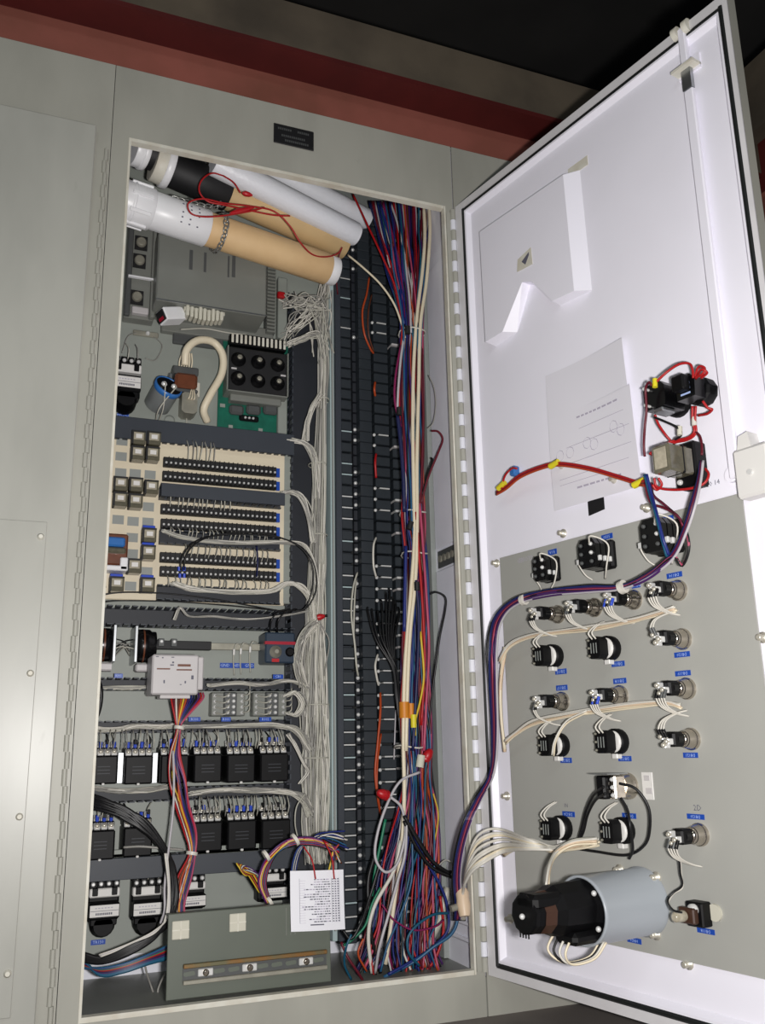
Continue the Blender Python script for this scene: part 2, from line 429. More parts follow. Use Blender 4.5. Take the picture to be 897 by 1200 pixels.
# knuckled piano hinge
kA = MB().cyl((0, 0, -.0125), (0, 0, .0125), .0062, 'inner_white', 10).mesh('hinge_knuckle'); kB = MB().cyl((0, 0, -.0125), (0, 0, .0125), .0062, 'cabinet', 10).mesh('hinge_knuckle')
zz = .012; k = 0
while zz < 1.59:
    link('hinge_knuckle', kA if k % 2 else kB, CAB, M=T((.7195 - .344, -.0035 - .15, zz - ZF))); zz += .0262; k += 1
cabpart('hinge_leaf', MB().box(.704, .7165, -.0025, 0, .0, 1.59, 'cabinet'))
# document pocket: folded sheet metal with a notched edge
poly = [DR.uv(*p, .02) for p in ((563, 272), (661, 205), (678, 340), (648, 352), (624, 331), (613, 331), (590, 389), (570, 401))]
poly = [(.054, 1.520), (.318, 1.513), (.322, 1.262), (.250, 1.238), (.190, 1.300), (.165, 1.305), (.108, 1.222), (.055, 1.232)]
poly = [DR.uv(*p, DL + .02) for p in ((563, 272), (661, 205), (674, 341), (648, 353), (624, 330), (613, 331), (590, 389), (570, 401))]
pk = MB()
n_ = len(poly); off = .022
ins = {1: (0.024, .004), 2: (.024, -.004), 4: (0, 0), 5: (0.0, 0), 6: (.020, -.004), 7: (.008, -.008), 3: (0, -.004), 0: (0, 0)}
fr_ = [Vector((x, -DL - off, z)) for x, z in poly]; bk_ = [Vector((x + ins[i][0], -DL, z + ins[i][1])) for i, (x, z) in enumerate(poly)]
pk.add(fr_ + bk_, [tuple(range(n_))] + [(i, (i + 1) % n_, n_ + (i + 1) % n_, n_ + i) for i in range(n_)], 'door_white')
pk.build('document_pocket', door, label='white sheet metal pocket with notched edge')
sx, sz = DR.uv(615, 308, DL + .02)
MB().prism([(sx - .020, sz - .012), (sx + .026, sz - .016), (sx + .024, sz + .022), (sx - .016, sz + .014)], -DL - .0235, -DL - .0225, 'cream_edge') \
    .prism([(sx - .004, sz + .003), (sx + .018, sz + .014), (sx + .018, sz + .008), (sx + .006, sz - .008)], -DL - .0242, -DL - .0236, 'ink').build('sticker', door)
sx, sz = DR.uv(676, 196, DL)
MB().box(sx - .022, sx + .03, -DL - .001, -DL, sz - .012, sz + .008, 'cream_edge').build('tape', door)
# lock rod, its guide and its roller at the top, handle hub
r0 = DR.uv(806, 95, DL + .012); r1 = DR.uv(863, 560, DL + .012)
MB().cbox(r0[0] - .009, r0[0] + .009, -DL - .014, -DL - .006, kz_(.80), kz_(1.50), 'door_white', .002).build('lock_rod', door)
rx = r0[0]
MB().box(rx - .009, rx + .009, -DL - .0145, -DL - .006, kz_(1.50), kz_(1.545), 'steel').build('rod_end', door)
gd = MB().box(rx - .022, rx + .022, -DL - .024, -DL, kz_(1.540), kz_(1.545), 'cream_edge').box(rx - .022, rx + .022, -DL - .004, -DL, kz_(1.535), kz_(1.565), 'door_white')
gd.cbox(rx - .007, rx + .007, -DL - .016, -DL - .006, kz_(1.545), kz_(1.625), 'door_white', .002)
gd.build('rod_guide', door)
ro = MB()
for s_ in (-1, 1): ro.cyl((rx + s_ * .011 - .005, -DL - .011, kz_(1.622)), (rx + s_ * .011 + .005, -DL - .011, kz_(1.622)), .012, 'cream_edge', 14)
ro.build('roller', door)
hx, hz = DR.uv(880, 548, DL + .02)
MB().cbox(hx - .022, hx + .036, -DL - .03, -DL, hz - .045, hz + .03, 'white_plastic', .004).cyl((hx + .006, -DL - .034, hz - .01), (hx + .006, -DL - .028, hz - .01), .004, 'tin').build('latch_housing', door)
hx, hz = DR.uv(868, 525, DL + .02)
MB().prism([(hx - .010, hz - .045), (hx + .002, hz + .016), (hx + .018, hz + .020), (hx + .022, hz - .005), (hx + .050, hz - .03), (hx + .05, hz - .045)], -DL - .026, -DL, 'white_plastic').build('latch_arm', door)
hx, hz = DR.uv(861, 557, DL); MB().cyl((hx, -DL - .008, hz), (hx, -DL, hz), .012, 'door_white').build('rod_pin', door)
# inner stiffening seam lines
# grey sub panel with its bolts
gp = [(.064, .0835), (.064, .7735), (.6275, .7785), (.6275, .0885)]
plate = thing('device_plate', 'grey steel plate carrying switches and pilot lights on the door', 'panel', DR.M())
MB().box(.060 * KD, .6275 * KD, -DL - .007, -DL - .004, kz_(.086), kz_(.7755), 'plate_grey').build('sheet', plate)
bolt = MB().lathe([(.0085, 0), (.0085, .002), (.005, .0022), (.005, .012), (.003, .013)], (0, 0, 0), (0, -1, 0), 'screw', 10).mesh('bolt')
for p in ((581, 660), (659, 625), (757, 595), (874, 577), (893, 747), (593, 933), (597, 1077), (806, 1130)):
    x, z = DR.uv(*p, DL + .004); link('bolt', bolt, plate, M=T((x, -DL, z)))
PL = DL + .007                                       # face of that plate

# ================================================================== INSIDE THE CABINET
def LR(px0, py0, px1, py1, d, M):
    """pixel rectangle on the panel plane at height d -> extents in the frame M (M unrotated on the panel)"""
    xm, ym = (px0 + px1) / 2, (py0 + py1) / 2
    o = M.translation
    return (BK.P(px0, ym, d).x - o.x, BK.P(px1, ym, d).x - o.x, BK.P(xm, py1, d).z - o.z, BK.P(xm, py0, d).z - o.z)
def dev(name, label, cat, px, py, d, group=None):
    M = BK.MP(px, py, d); return thing(name, label, cat, M, group), M
def pbox(mb, M, rect, d0, d1, m, c=.0015):
    x0, x1, z0, z1 = LR(*rect, d1, M); mb.cbox(x0, x1, -d1, -d0, z0, z1, m, c); return x0, x1, z0, z1
def screws(mb, pts, r, h, m='tin', n=7):
    for p in pts: mb.lathe([(r, 0), (r, h * .6), (r * .6, h)], p, (0, -1, 0), m, n)
HAIR = []
# ------------------------------------------------------------------ wire ducts
def hduct(label, pL, pR, hpx, dd, cover=False, pitch=.0165, group='slotted wire ducts', ins=.0, m='duct'):
    """horizontal slotted duct; pL, pR the pixel ends of its centre line at its front"""
    a = BK.uv(*pL, dd); b = BK.uv(*pR, dd); z = (a[1] + b[1]) / 2; hh = BK.size((pL[0] + pR[0]) / 2, (pL[1] + pR[1]) / 2, 10, hpx, dd)[1] / 2
    M = BK.M((a[0] + b[0]) / 2, ins, z); w2 = (b[0] - a[0]) / 2; dd -= ins
    t = thing('wire_duct', label, 'wire duct', M, group)
    MB().box(-w2, w2, -.003, 0, -hh, hh, 'duct_dark').build('base', t)
    for s_ in (-1, 1):
        wl = MB(); z0, z1 = (s_ * hh, s_ * (hh - .0022)); z0, z1 = min(z0, z1), max(z0, z1)
        wl.box(-w2, w2, -.010, -.003, z0, z1, m)
        x = -w2
        while x < w2 - .004: wl.box(x, min(x + pitch * .62, w2), -dd + .002, -.010, z0, z1, m); x += pitch
        wl.box(-w2, w2, -dd, -dd + .005, z0, z1, m) if cover else None
        wl.build('slotted_wall', t)
    if cover: MB().cbox(-w2, w2, -dd - .002, -dd, -hh - .001, hh + .001, m, .001).build('cover', t)
    return t
hduct('covered slate grey wire duct above the cream relay board', (116, 501), (345, 519), 24, .05, True)
hduct('slate grey wire duct across the second gap of the cream board', (189, 574), (334, 585), 14, .075, True, ins=.036)
hduct('open wire duct with white wires on the cream board', (188, 627), (331, 637), 16, .06, False, ins=.036)
hduct('lowest open wire duct of the cream relay board', (185, 693), (331, 699), 17, .06, False, ins=.036)
hduct('open toothed duct just below the cream relay board', (106, 718), (348, 728), 22, .05)
hduct('wire filled duct below the two round rheostats', (106, 803), (348, 800), 14, .05)
hduct('wire filled duct above the upper contactor row', (103, 852), (346, 850), 14, .05)
hduct('wire filled duct between the two contactor rows', (100, 930), (346, 930), 16, .05)
hduct('covered slate grey duct below the lower contactor row', (98, 1014), (350, 1011), 24, .055, True)
# vertical duct holding the white wires
xa = BK.uv(337, 650, .02)[0]; xb = BK.uv(386, 650, .02)[0]
vd = thing('wire_duct', 'tall vertical wire duct packed with white wires', 'wire duct', BK.M((xa + xb) / 2, 0, .05), 'slotted wire ducts')
w2 = (xb - xa) / 2; H_ = 1.42
MB().box(-w2, w2, -.003, 0, 0, H_, 'duct_dark').build('base', vd)
wl = MB(); wr = MB()
wl.box(-w2, -w2 + .003, -.012, -.003, 0, H_, 'duct'); wr.box(w2 - .004, w2, -.03, -.003, 0, H_, 'inner_grey_shade')
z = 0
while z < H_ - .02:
    wl.box(-w2, -w2 + .003, -.05, -.012, z, z + .011, 'duct'); wr.box(w2 - .004, w2, -.052, -.03, z, z + .012, 'inner_grey_shade'); z += .0185
wr.box(w2 - .004, w2, -.058, -.052, 0, H_, 'inner_grey_shade')
wl.build('slotted_wall', vd); wr.build('slotted_wall', vd, label='pale wall with dark slots')
ps = thing('cover_strip', 'pale blue grey vertical metal strip left of the terminal strips', 'metal strip', BK.M(BK.uv(392, 650, .05)[0], 0, .0))
sx = .0085
MB().cbox(-sx, sx * .2, -.052, 0, .03, 1.70, 'pale_strip', .001).build('strip', ps)
MB().cbox(sx * .25, sx * 1.9, -.060, 0, .03, 1.70, 'duct', .001).build('side_rail', ps)
# ------------------------------------------------------------------ terminal strips
def tstrip(label, px0, px1, kind):
    x0 = BK.uv(px0, 650, .05)[0]; x1 = BK.uv(px1, 650, .05)[0]; w_ = x1 - x0; p = .0262
    t = thing('terminal_strip', label, 'terminal strip', BK.M(x0, 0, .022), 'terminal strips beside the wire bundle')
    MB().box(-.001, w_ + .001, -.012, 0, -.005, 1.69, 'terminal_gap').build('mounting_rail', t)
    var = []
    for v in range(3):
        mb = MB(); h = p - .0045
        if kind == 'A':
            mb.cbox(.001, w_ * .78, -.05, -.01, 0, h, 'terminal', .0015)
            if v < 2: mb.box(w_ * .05, w_ * .8, -.047, -.012, h + .0008, h + .0036, 'tin' if v == 0 else 'pale_strip')
            else: mb.box(w_ * .1, w_ * .7, -.04, -.012, h + .001, h + .003, 'duct')
            mb.box(w_ * .8, w_, -.028, -.01, 0, h, 'terminal_gap')
        elif kind == 'B':
            mb.cbox(w_ * .22, w_ * .95, -.055, -.01, 0, h + .0035, 'terminal', .001)
            if v < 2: mb.lathe([(.0042, 0), (.0042, .003), (.002, .004)], (w_ * .1, -.034, h * .4), (0, -1, 0), 'tin', 8)
            mb.box(0, w_ * .2, -.034, -.01, 0, h, 'duct_dark')
        elif kind == 'C':
            mb.cbox(w_ * .08, w_ * .9, -.05, -.01, 0, h, 'terminal', .0015)
            if v < 2: mb.lathe([(.004, 0), (.004, .003), (.002, .004)], (w_ * .06, -.046, h + .001), (0, -1, 0), 'tin', 7)
            if v == 0: mb.box(w_ * .3, w_ * .85, -.049, -.012, h + .0008, h + .0038, 'tin')
        else:
            mb.cbox(.001, w_ * .95, -.045, -.01, 0, h, 'terminal', .0015)
            if v < 2: mb.cbox(w_ * .03, w_ * .45, -.052, -.02, h + .0002, h + .0052, 'offwhite_plastic' if v else 'tin', .0008)
        var.append(mb.mesh('terminal_block'))
    for k in range(64):
        z = k * p; f_ = random.random()
        lim = .85 if z < .75 else (.45 if z < 1.1 else .2)
        v = 0 if f_ < lim * .65 else (1 if f_ < lim else 2)
        link('terminal_block', var[v], t, M=T((0, 0, z)))
    return t
tstrip('leftmost column of dark terminal blocks beside the pale metal strip', 400.5, 418, 'A')
tstrip('second terminal column from the left, smooth dark centre faces', 418.5, 439, 'B')
tstrip('third terminal column from the left with white jumpers', 440.5, 462, 'C')
tstrip('terminal column partly hidden behind the coloured wire bundle', 464, 488, 'D')

# ------------------------------------------------------------------ grey controller and neighbours at the top
t, M = dev('motor_controller', 'large grey metal controller box behind the tan tubes', 'controller', 250, 320, .11)
mb = MB(); bx = pbox(mb, M, (184, 280, 313, 361), .012, .112, 'grey_metal', .003); mb.build('housing', t)
x0, x1, z0, z1 = bx
MB().box(x0, x1, -.1135, -.1125, z0, z0 + .003, 'steel').build('edge_highlight', t)  # bright strip painted in as the highlight along the lower edge
for rr in ((222, 293, 226, 316), (239, 296, 242, 319), (267, 300, 269, 325), (272, 300, 276, 325)):
    a0, a1, b0, b1 = LR(*rr, .112, M); MB().box(a0, a1, -.1128, -.112, b0, b1, 'grey_dark').build('print', t)
mb = MB(); c0 = LR(313, 300, 323, 390, .03, M)
mb.box(c0[0], c0[1], -.022, 0, c0[2], c0[3] + .06, 'grey_dark')
zq = c0[2]
while zq < c0[3] + .06: mb.box(c0[0], c0[1], -.034, -.022, zq, zq + .0045, 'grey_metal'); zq += .009
mb.build('heat_fins', t)
mb = MB(); c0 = LR(190, 374, 322, 394, .03, M); mb.cbox(c0[0], c0[1], -.02, 0, c0[2], c0[3], 'grey_metal', .002); mb.build('lower_bracket', t)
t, M = dev('terminal_cover', 'pale grey cover strip right of the grey controller', 'cover', 331, 360, .02)
mb = MB(); pbox(mb, M, (326, 325, 337, 396), 0, .02, 'panel', .002); mb.build('cover_plate', t)
rb = MB(); pbox(rb, M, (326, 341, 335, 348), .02, .034, 'red_plastic', .003); rb.build('red_clip', t)
t, M = dev('fuse_block', 'narrow grey block with round fuse caps near the upper left edge', 'fuse block', 163, 325, .05)
mb = MB(); bx = pbox(mb, M, (148, 250, 183, 374), 0, .03, 'grey_metal', .002); x0, x1, z0, z1 = bx
mb.cbox(x1 - .011, x1, -.05, -.03, z0, z1, 'grey_metal', .002); mb.cbox(x0, x0 + .012, -.044, -.03, z0, z1, 'grey_dark', .002); mb.build('holder', t)
for (a, b) in ((166, 283), (164, 304), (161, 347)):
    p = BK.L(a, b, .04); p = Vector((p.x - M.translation.x, 0, p.z - M.translation.z))
    f_ = MB().box(p.x - .014, p.x + .014, -.034, -.03, p.z - .017, p.z + .017, 'black_matt').lathe([(.0115, 0), (.0115, .007), (.009, .009)], (p.x, -.034, p.z), (0, -1, 0), 'zinc', 14); f_.build('fuse_cap', t)
MB().box(x0 + .004, x1 - .003, -.052, -.045, z0 + .088, z0 + .092, 'pvc_white').build('tie_strap', t)
MB().cbox(x0 + .016, x1 - .013, -.046, -.03, z0 + .006, z0 + .022, 'offwhite_plastic', .002).build('end_clip', t)
t, M = dev('plug_connector', 'small white rectangular plug hanging open beside the fuse block', 'connector', 194, 371, .09); M = BK.MP(194, 371, .09, .09); t.matrix_world = M
Q = Matrix.Rotation(math.radians(-24), 4, 'Y') @ Matrix.Rotation(math.radians(25), 4, 'Z')
MB().cbox(-.014, .040, -.02, .012, -.016, .014, 'pvc_white', .002, Q).build('shell', t)
MB().cbox(-.017, -.0135, -.017, .009, -.013, .011, 'black_matt', .001, Q).box(-.0178, -.0170, -.012, .004, -.011, -.004, 'red_band', Q).build('contact_face', t)
t, M = dev('ribbed_connector', 'cream ribbed connector hanging under the grey controller', 'connector', 238, 373, .08); M = BK.MP(238, 373, .08, .08); t.matrix_world = M
mb = MB()
for k in range(9):
    mb.cbox(-.042 + k * .0093, -.042 + k * .0093 + .0075, -.03, -.002 * (k % 2), -.012 - .006 * math.sin(k / 8 * math.pi), .013 - .002 * (k % 3), 'foam', .002)
mb.build('ribbed_block', t)
MB().cbox(-.045, .045, -.02, .0, .004, .014, 'foam', .002).build('collar', t)

# ------------------------------------------------------------------ contactors with white label faces
def big_contactor(label, px, py, wpx, hpx, d, knob=True, tilt=0, dim=False):
    t, M = dev('timer_relay', label, 'relay', px, py, d, 'tall relays with white label faces')
    w_, h_ = BK.size(px, py, wpx, hpx, d); x = w_ / 2; z = h_ / 2
    MB().cbox(-x, x, -d * .55, 0, -z * .62, z * .72, 'black', .003).build('base', t)
    MB().cbox(-x * .97, x * .97, -d * .96, -d * .5, -z * .50, z * .05, 'black', .003).build('coil_housing', t)
    lf = MB().box(-x * .92, x * .92, -d * .975, -d * .96, -z * .40, -z * .02, 'white_plastic'); lb = lf.build('label_face', t)
    iz = MB().box(-x * .9, x * .9, -d * .980, -d * .975, -z * .215, -z * .20, 'ink')
    for k in range(9): iz.box(-x * .55 + k * x * .12, -x * .55 + k * x * .12 + x * .08, -d * .980, -d * .975, -z * .34, -z * .27, 'ink')
    for k in range(6): iz.box(-x * .6 + k * x * .2, -x * .6 + k * x * .2 + x * .12, -d * .980, -d * .975, -z * .13, -z * .10, 'ink_soft')
    iz.build('print', lb)
    mb = MB().cbox(-x * .98, x * .98, -d * .8, -d * .5, z * .20, z * .50, 'white_plastic', .002)
    for s_ in (-.62, .62): mb.cbox(s_ * x - x * .18, s_ * x + x * .18, -d * .84, -d * .5, z * .26, z * .52, 'black', .001)
    mb.build('terminal_guard', t)
    for k in range(4):
        xx = -x * .75 + k * x * .5
        tm = MB().cbox(xx - x * .2, xx + x * .2, -d * .72, -d * .4, z * .5, z * .78, 'black', .001); screws(tm, [(xx, -d * .72, z * .64)], x * .15, .004); tm.build('terminal', t)
    for k in range(3):
        xx = -x * .7 + k * x * .7
        b = MB().tube([(xx, -d * .7, z * .72), (xx * .9, -d * .8, z * 1.05), (xx * .6 + random.uniform(-.01, .01), -d * .5, z * 1.35)], .0011, random.choice(['wire_grey', 'wire_dullwhite', 'wire_black']), 5, 5); b.build('lead', t)
    if knob:
        MB().lathe([(x * .82, 0), (x * .82, d * .45), (x * .62, d * .6), (x * .62, d * .75)], (0, -d * .1, -z * .72), (0, -1, 0), 'black', 16).build('dial', t)
        MB().cbox(-x * .85, x * .85, -d * .85, -d * .1, -z * .72, -z * .48, 'black', .002).build('dial_base', t)
    return t
big_contactor('tall relay with white label in the panel\'s upper left corner', 150, 440, 34, 66, .06)
big_contactor('leftmost white labelled relay at the bottom left of the panel', 123, 1060, 37, 72, .06)
big_contactor('white labelled relay right of the leftmost one at panel bottom', 174, 1058, 36, 72, .06)
big_contactor('dark relay half hidden behind the bundle above the loose plate', 225, 1050, 36, 60, .06, False)
big_contactor('relay half hidden behind the hanging white list', 322, 1040, 32, 60, .06, False)
# ------------------------------------------------------------------ capacitor, transformer, thick cable, bracket
t, M = dev('capacitor', 'grey metal can capacitor with blue rim and two screw terminals', 'capacitor', 187, 470, .02)
ax = Vector((.30, -.80, .52)).normalized(); o_ = Vector((-.004, 0, -.006))
MB().lathe([(.026, 0), (.029, .003), (.029, .058)], o_, ax, 'cap_grey', 22).build('can', t)
MB().lathe([(.0295, .050), (.0312, .054), (.0312, .0635), (.0285, .0635), (.0285, .058)], o_, ax, 'blue_part', 22, cap=False).build('rim', t)
MB().lathe([(.0284, .058), (.0284, .0615)], o_, ax, 'black', 20).build('top_disc', t)
u_ = ax.cross(Vector((0, 0, 1))).normalized()
for s_ in (-1, 1): MB().lathe([(.0065, .062), (.0065, .066), (.003, .069)], o_ + u_ * s_ * .012, ax, 'tin', 10).build('screw_terminal', t)
for s_ in (-1, 1):
    c_ = o_ + ax * .066 + u_ * s_ * .012
    MB().tube([c_, c_ + Vector((0, -.012, -.01)), (s_ * .004, -.055, -.03), (-.004 + s_ * .002, -.01, -.052)], .0014, 'wire_dullwhite', 6).build('lead', t)
MB().lathe([(.012, 0), (.012, .002), (.008, .003)], (.026, 0, -.035), (0, -1, 0), 'panel', 14).build('mounting_foot', t)
t, M = dev('transformer', 'small brown coil transformer with cream leads', 'transformer', 218, 443, .05)
w_, h_ = BK.size(218, 443, 30, 28, .05)
MB().cbox(-w_ * .5, w_ * .5, -.048, 0, h_ * .18, h_ * .5, 'grey_dark', .002).build('core', t); MB().cbox(-w_ * .5, w_ * .5, -.048, 0, -h_ * .55, -h_ * .42, 'grey_dark', .002).build('core', t)
MB().cbox(-w_ * .42, w_ * .46, -.055, -.004, -h_ * .42, h_ * .2, 'copper_brown', .006).build('coil', t)
MB().cbox(-w_ * .62, -w_ * .45, -.03, 0, -h_ * .4, h_ * .3, 'steel', .002).build('mounting_ear', t); MB().cbox(w_ * .5, w_ * .66, -.02, 0, -h_ * .5, h_ * .1, 'cream_edge', .001).build('mounting_ear', t)
for k in range(6): MB().tube([(-.012 + k * .005, -.03, h_ * .5), (-.013 + k * .0056, -.035, h_ * .8), (-.008 + k * .004, -.04, h_ * 1.15)], .0017, 'wire_cream', 6).build('lead', t)
t, M = dev('motor_capacitor', 'oval metal case capacitor below the brown transformer', 'capacitor', 222, 472, .04)
MB().prism([(-.017, -.02), (-.010, -.026), (.010, -.026), (.017, -.02), (.017, .018), (.010, .023), (-.010, .023), (-.017, .018)], -.045, 0, 'zinc').build('case', t)
mb = MB(); [mb.tube([(-.006 + k * .005, -.045, .006), (-.004 + k * .006, -.058, .004), (.002 + k * .003, -.05, .028)], .0014, 'wire_cream', 5) for k in range(3)]; mb.build('lead', t)
MB().tube([(0, -.01, -.026), (.001, -.008, -.04), (0, -.003, -.052)], .0014, 'wire_dullwhite').build('lead', t)
t, M = dev('slotted_bracket', 'dark grey bracket strip behind the cream cable', 'bracket', 226, 396, .01)
mb = MB(); pbox(mb, M, (203, 389, 262, 405), 0, .012, 'grey_dark', .002); mb.build('strip', t)
def cable(label, pts, r, m, cat='cable', group=None, name='cable', n=8, seg=7, pl=BK):
    o = MB().tube([pl.P(*p) for p in pts], r, m, n, seg).build(name); tag(o, label, cat, group); return o
cable('thick cream sleeved cable looping beside the brown transformer', [(217, 428, .07), (219, 410, .08), (232, 399, .075), (250, 401, .06), (261, 416, .055), (260, 438, .05), (247, 462, .05), (239, 480, .04), (243, 494, .02)], .0085, 'wire_cream', n=10)
cable('thin pale wire crossing under the grey controller', [(212, 386, .05), (240, 385, .05), (268, 390, .05), (290, 392, .03)], .0016, 'wire_dullwhite', 'wire')
t, M = dev('toggle_bracket', 'tiny metal resistor bracket above the upper left relay', 'bracket', 172, 388, .02)
MB().cbox(-.028, .028, -.008, 0, -.006, .006, 'zinc', .002).build('strip', t); screwm = MB(); screws(screwm, [(.004, -.008, 0)], .005, .006); screwm.build('screw_head', t)
MB().tube([(-.02, -.006, 0), (-.04, -.02, -.02), (-.05, -.02, -.06)], .0012, 'wire_grey', 5).build('lead', t)
MB().tube([(.018, -.006, -.004), (.035, -.02, -.03), (.022, -.02, -.066), (.0, -.03, -.07)], .0012, 'wire_grey', 5).build('lead', t)

# ------------------------------------------------------------------ drive board with six knobs
t, M = dev('drive_board', 'green circuit board with six black round components', 'circuit board', 299, 452, .03)
mb = MB(); pbox(mb, M, (256, 400, 338, 507), .006, .010, 'pcb_green', .0005); mb.build('board', t)
mb = MB(); bx = pbox(mb, M, (267, 410, 337, 461), .010, .05, 'black_matt', .003); mb.build('housing', t)
x0, x1, z0, z1 = bx; w_ = x1 - x0; h_ = z1 - z0
mb = MB().box(x0 - .002, x0 + .001, -.053, -.01, z0 - .002, z1, 'grey_metal').box(x1 - .001, x1 + .002, -.053, -.01, z0, z1, 'grey_metal').box(x0, x1, -.053, -.01, z0 - .003, z0, 'grey_metal'); mb.build('frame', t)
for i in range(3):
    for j in range(2):
        c_ = (x0 + w_ * (.17 + .33 * i), -.05, z0 + h_ * (.28 + .43 * j))
        q_ = MB().lathe([(.017, 0), (.017, .003), (.011, .005), (.011, .014), (.009, .016)], c_, (0, -1, 0), 'black', 16); kq = q_.build('knob', t)
        s2_ = MB(); screws(s2_, [(c_[0], -.066, c_[2])], .006, .003, 'zinc', 8); s2_.build('screw_head', kq)
for xx, zz_ in ((x0 + .008, z0 + h_ * .5), (x1 - .016, z0 + h_ * .48)): MB().box(xx, xx + .012, -.0508, -.05, zz_ - .002, zz_ + .002, 'offwhite_plastic').build('label_strip', t)
mb = MB(); tb = pbox(mb, M, (270, 394, 336, 407), .006, .04, 'black', .002); mb.build('terminal_block', t)
for k in range(13):
    xx = tb[0] + (tb[1] - tb[0]) * (k + .5) / 13
    MB().cbox(xx - .0028, xx + .0028, -.043, -.04, tb[2] + .003, tb[3] - .003, 'cream_edge', .001).build('contact', t)
mb = MB(); pbox(mb, M, (270, 462, 330, 472), .01, .035, 'grey_metal', .002); pbox(mb, M, (326, 466, 337, 508), .01, .025, 'panel', .002); mb.build('bracket', t)
for k in range(3):
    a = LR(270 + k * 20, 473, 287 + k * 20, 484, .03, M); MB().cbox(a[0], a[1], -.026, -.01, a[2], a[3], 'grey_dark', .005).build('chip', t)
mb = MB(); a = LR(281, 486, 304, 493, .02, M); mb.cbox(a[0], a[1], -.018, -.01, a[2], a[3], 'black', .003)
screws(mb, [(a[0] + (a[1] - a[0]) * f, -.018, (a[2] + a[3]) / 2) for f in (.3, .5, .7)], .003, .003); mb.build('trim_switch', t)
for (p, q2) in (((258, 473), 6), ((268, 498), 5), ((303, 502), 5)):
    a = LR(p[0], p[1], p[0] + q2, p[1] + 4, .012, M); MB().box(a[0], a[1], -.012, -.01, a[2], a[3], 'panel').build('component', t)

# ------------------------------------------------------------------ cream relay board
t, M = dev('relay_board', 'cream input output board with plug in relays and terminal rows', 'circuit board', 228, 606, .035)
mb = MB(); bd = pbox(mb, M, (120, 507, 334, 706), .03, .036, 'cream_board', .002); mb.build('board', t)
MB().box(bd[0] + .01, bd[1] - .01, -.03, 0, bd[2] + .01, bd[3] - .01, 'grey_dark').build('frame', t)
MB().cbox(bd[1] - .004, bd[1] + .014, -.036, -.0, bd[2] + .005, bd[3] - .02, 'panel', .002).build('end_bracket', t)
ROWS = [((195, 541), (322, 553)), ((194, 557), (322, 569)), ((192, 596), (322, 606)), ((192, 613), (322, 623)), ((191, 652), (322, 661)), ((191, 669), (322, 676))]
for (pa, pb) in ROWS:
    a = BK.P(*pa, .046) - M.translation; b = BK.P(*pb, .046) - M.translation; zc = (a.z + b.z) / 2
    s_ = MB().cbox(a.x - .006, b.x + .004, -.048, -.036, zc - .0105, zc + .0105, 'black_matt', .001)
    sb_ = s_.build('terminal_row', t)
    sc = MB()
    for k in range(25):
        xx = a.x + (b.x - a.x) * k / 24
        sc.lathe([(.0028, 0), (.0028, .0015), (.0018, .0025)], (xx, -.048, zc - .002), (0, -1, 0), 'tin', 6)
        sc.box(xx - .0022, xx + .0022, -.054, -.046, zc - .0105, zc - .0075, 'black')
        if k < 24: sc.box(xx + (b.x - a.x) / 48 - .0006, xx + (b.x - a.x) / 48 + .0006, -.053, -.048, zc - .0105, zc + .0105, 'black_matt')
    sc.build('screw_row', sb_, kind='stuff')
    MB().box(b.x + .005, b.x + .013, -.042, -.036, zc - .010, zc + .010, 'blue_label').build('blue_marker', t)
blank = MB().box(-.0115, .0115, -.0005, .0005, -.0095, .0095, 'grey_blank').mesh('blank_socket')
rel = MB().cbox(-.0125, .0125, -.026, 0, -.013, .013, 'relay_clear', .0015).box(-.009, .009, -.0263, -.0255, -.005, .009, 'relay_glass')
rel.box(-.005, .006, -.0268, -.026, -.002, .006, 'white_plastic').box(-.0125, -.009, -.0265, -.004, -.013, .013, 'black_matt').box(-.0125, .0125, -.0265, -.004, .010, .013, 'black_matt')
rel = rel.mesh('plug_relay')
bl = [(143, 517), (142, 535), (141.5, 554), (158.5, 555), (176, 556.5), (174, 594), (138.5, 609), (156, 611), (173.5, 612), (155, 630), (155, 649), (172, 670), (153, 687)]
rl = [(162, 514), (180, 515), (161, 532), (178.5, 533), (141, 568), (159, 569), (177, 572), (140.5, 586), (158.5, 588), (174.5, 628), (173.5, 648), (157, 664), (136.5, 685), (172.5, 686)]
for p in bl: q_ = BK.P(*p, .036) - M.translation; link('blank_socket', blank, t, M=T((q_.x, -.036, q_.z)))
for i, p in enumerate(rl):
    q_ = BK.P(*p, .055) - M.translation; o_ = link('plug_relay', rel, t, M=T((q_.x, -.036, q_.z)) @ Matrix.Scale(1.14, 4))
    if i in (9, 10, 12, 13): MB().cbox(-.012, .010, -.024, 0, .013, .018, 'blue_lug', .001).build('blue_tab', o_)
mb = MB(); q_ = BK.P(129, 513, .036) - M.translation; q2 = BK.P(121, 688, .036) - M.translation
for q in (q_, q2): MB().lathe([(.006, 0), (.006, .002), (.003, .003)], (q.x, -.036, q.z), (0, -1, 0), 'zinc', 12).build('screw_head', t)
t, M = dev('terminal_plug', 'blue and brown relay block with white bracket at the board\'s left edge', 'relay', 134, 648, .075)
mb = MB(); pbox(mb, M, (117, 625, 150, 662), .036, .07, 'copper_brown', .003); mb.build('body', t)
mb = MB(); pbox(mb, M, (126, 629, 147, 640), .07, .085, 'blue_part', .003); mb.build('coil', t)
mb = MB(); pbox(mb, M, (124, 641, 148, 648), .07, .08, 'relay_clear', .003); mb.build('contact_cover', t)
mb = MB(); pbox(mb, M, (112, 662, 150, 668), .036, .08, 'pvc_white', .002); pbox(mb, M, (141, 653, 150, 668), .036, .08, 'pvc_white', .002); pbox(mb, M, (112, 628, 122, 662), .036, .06, 'pvc_white', .002); mb.build('bracket', t)

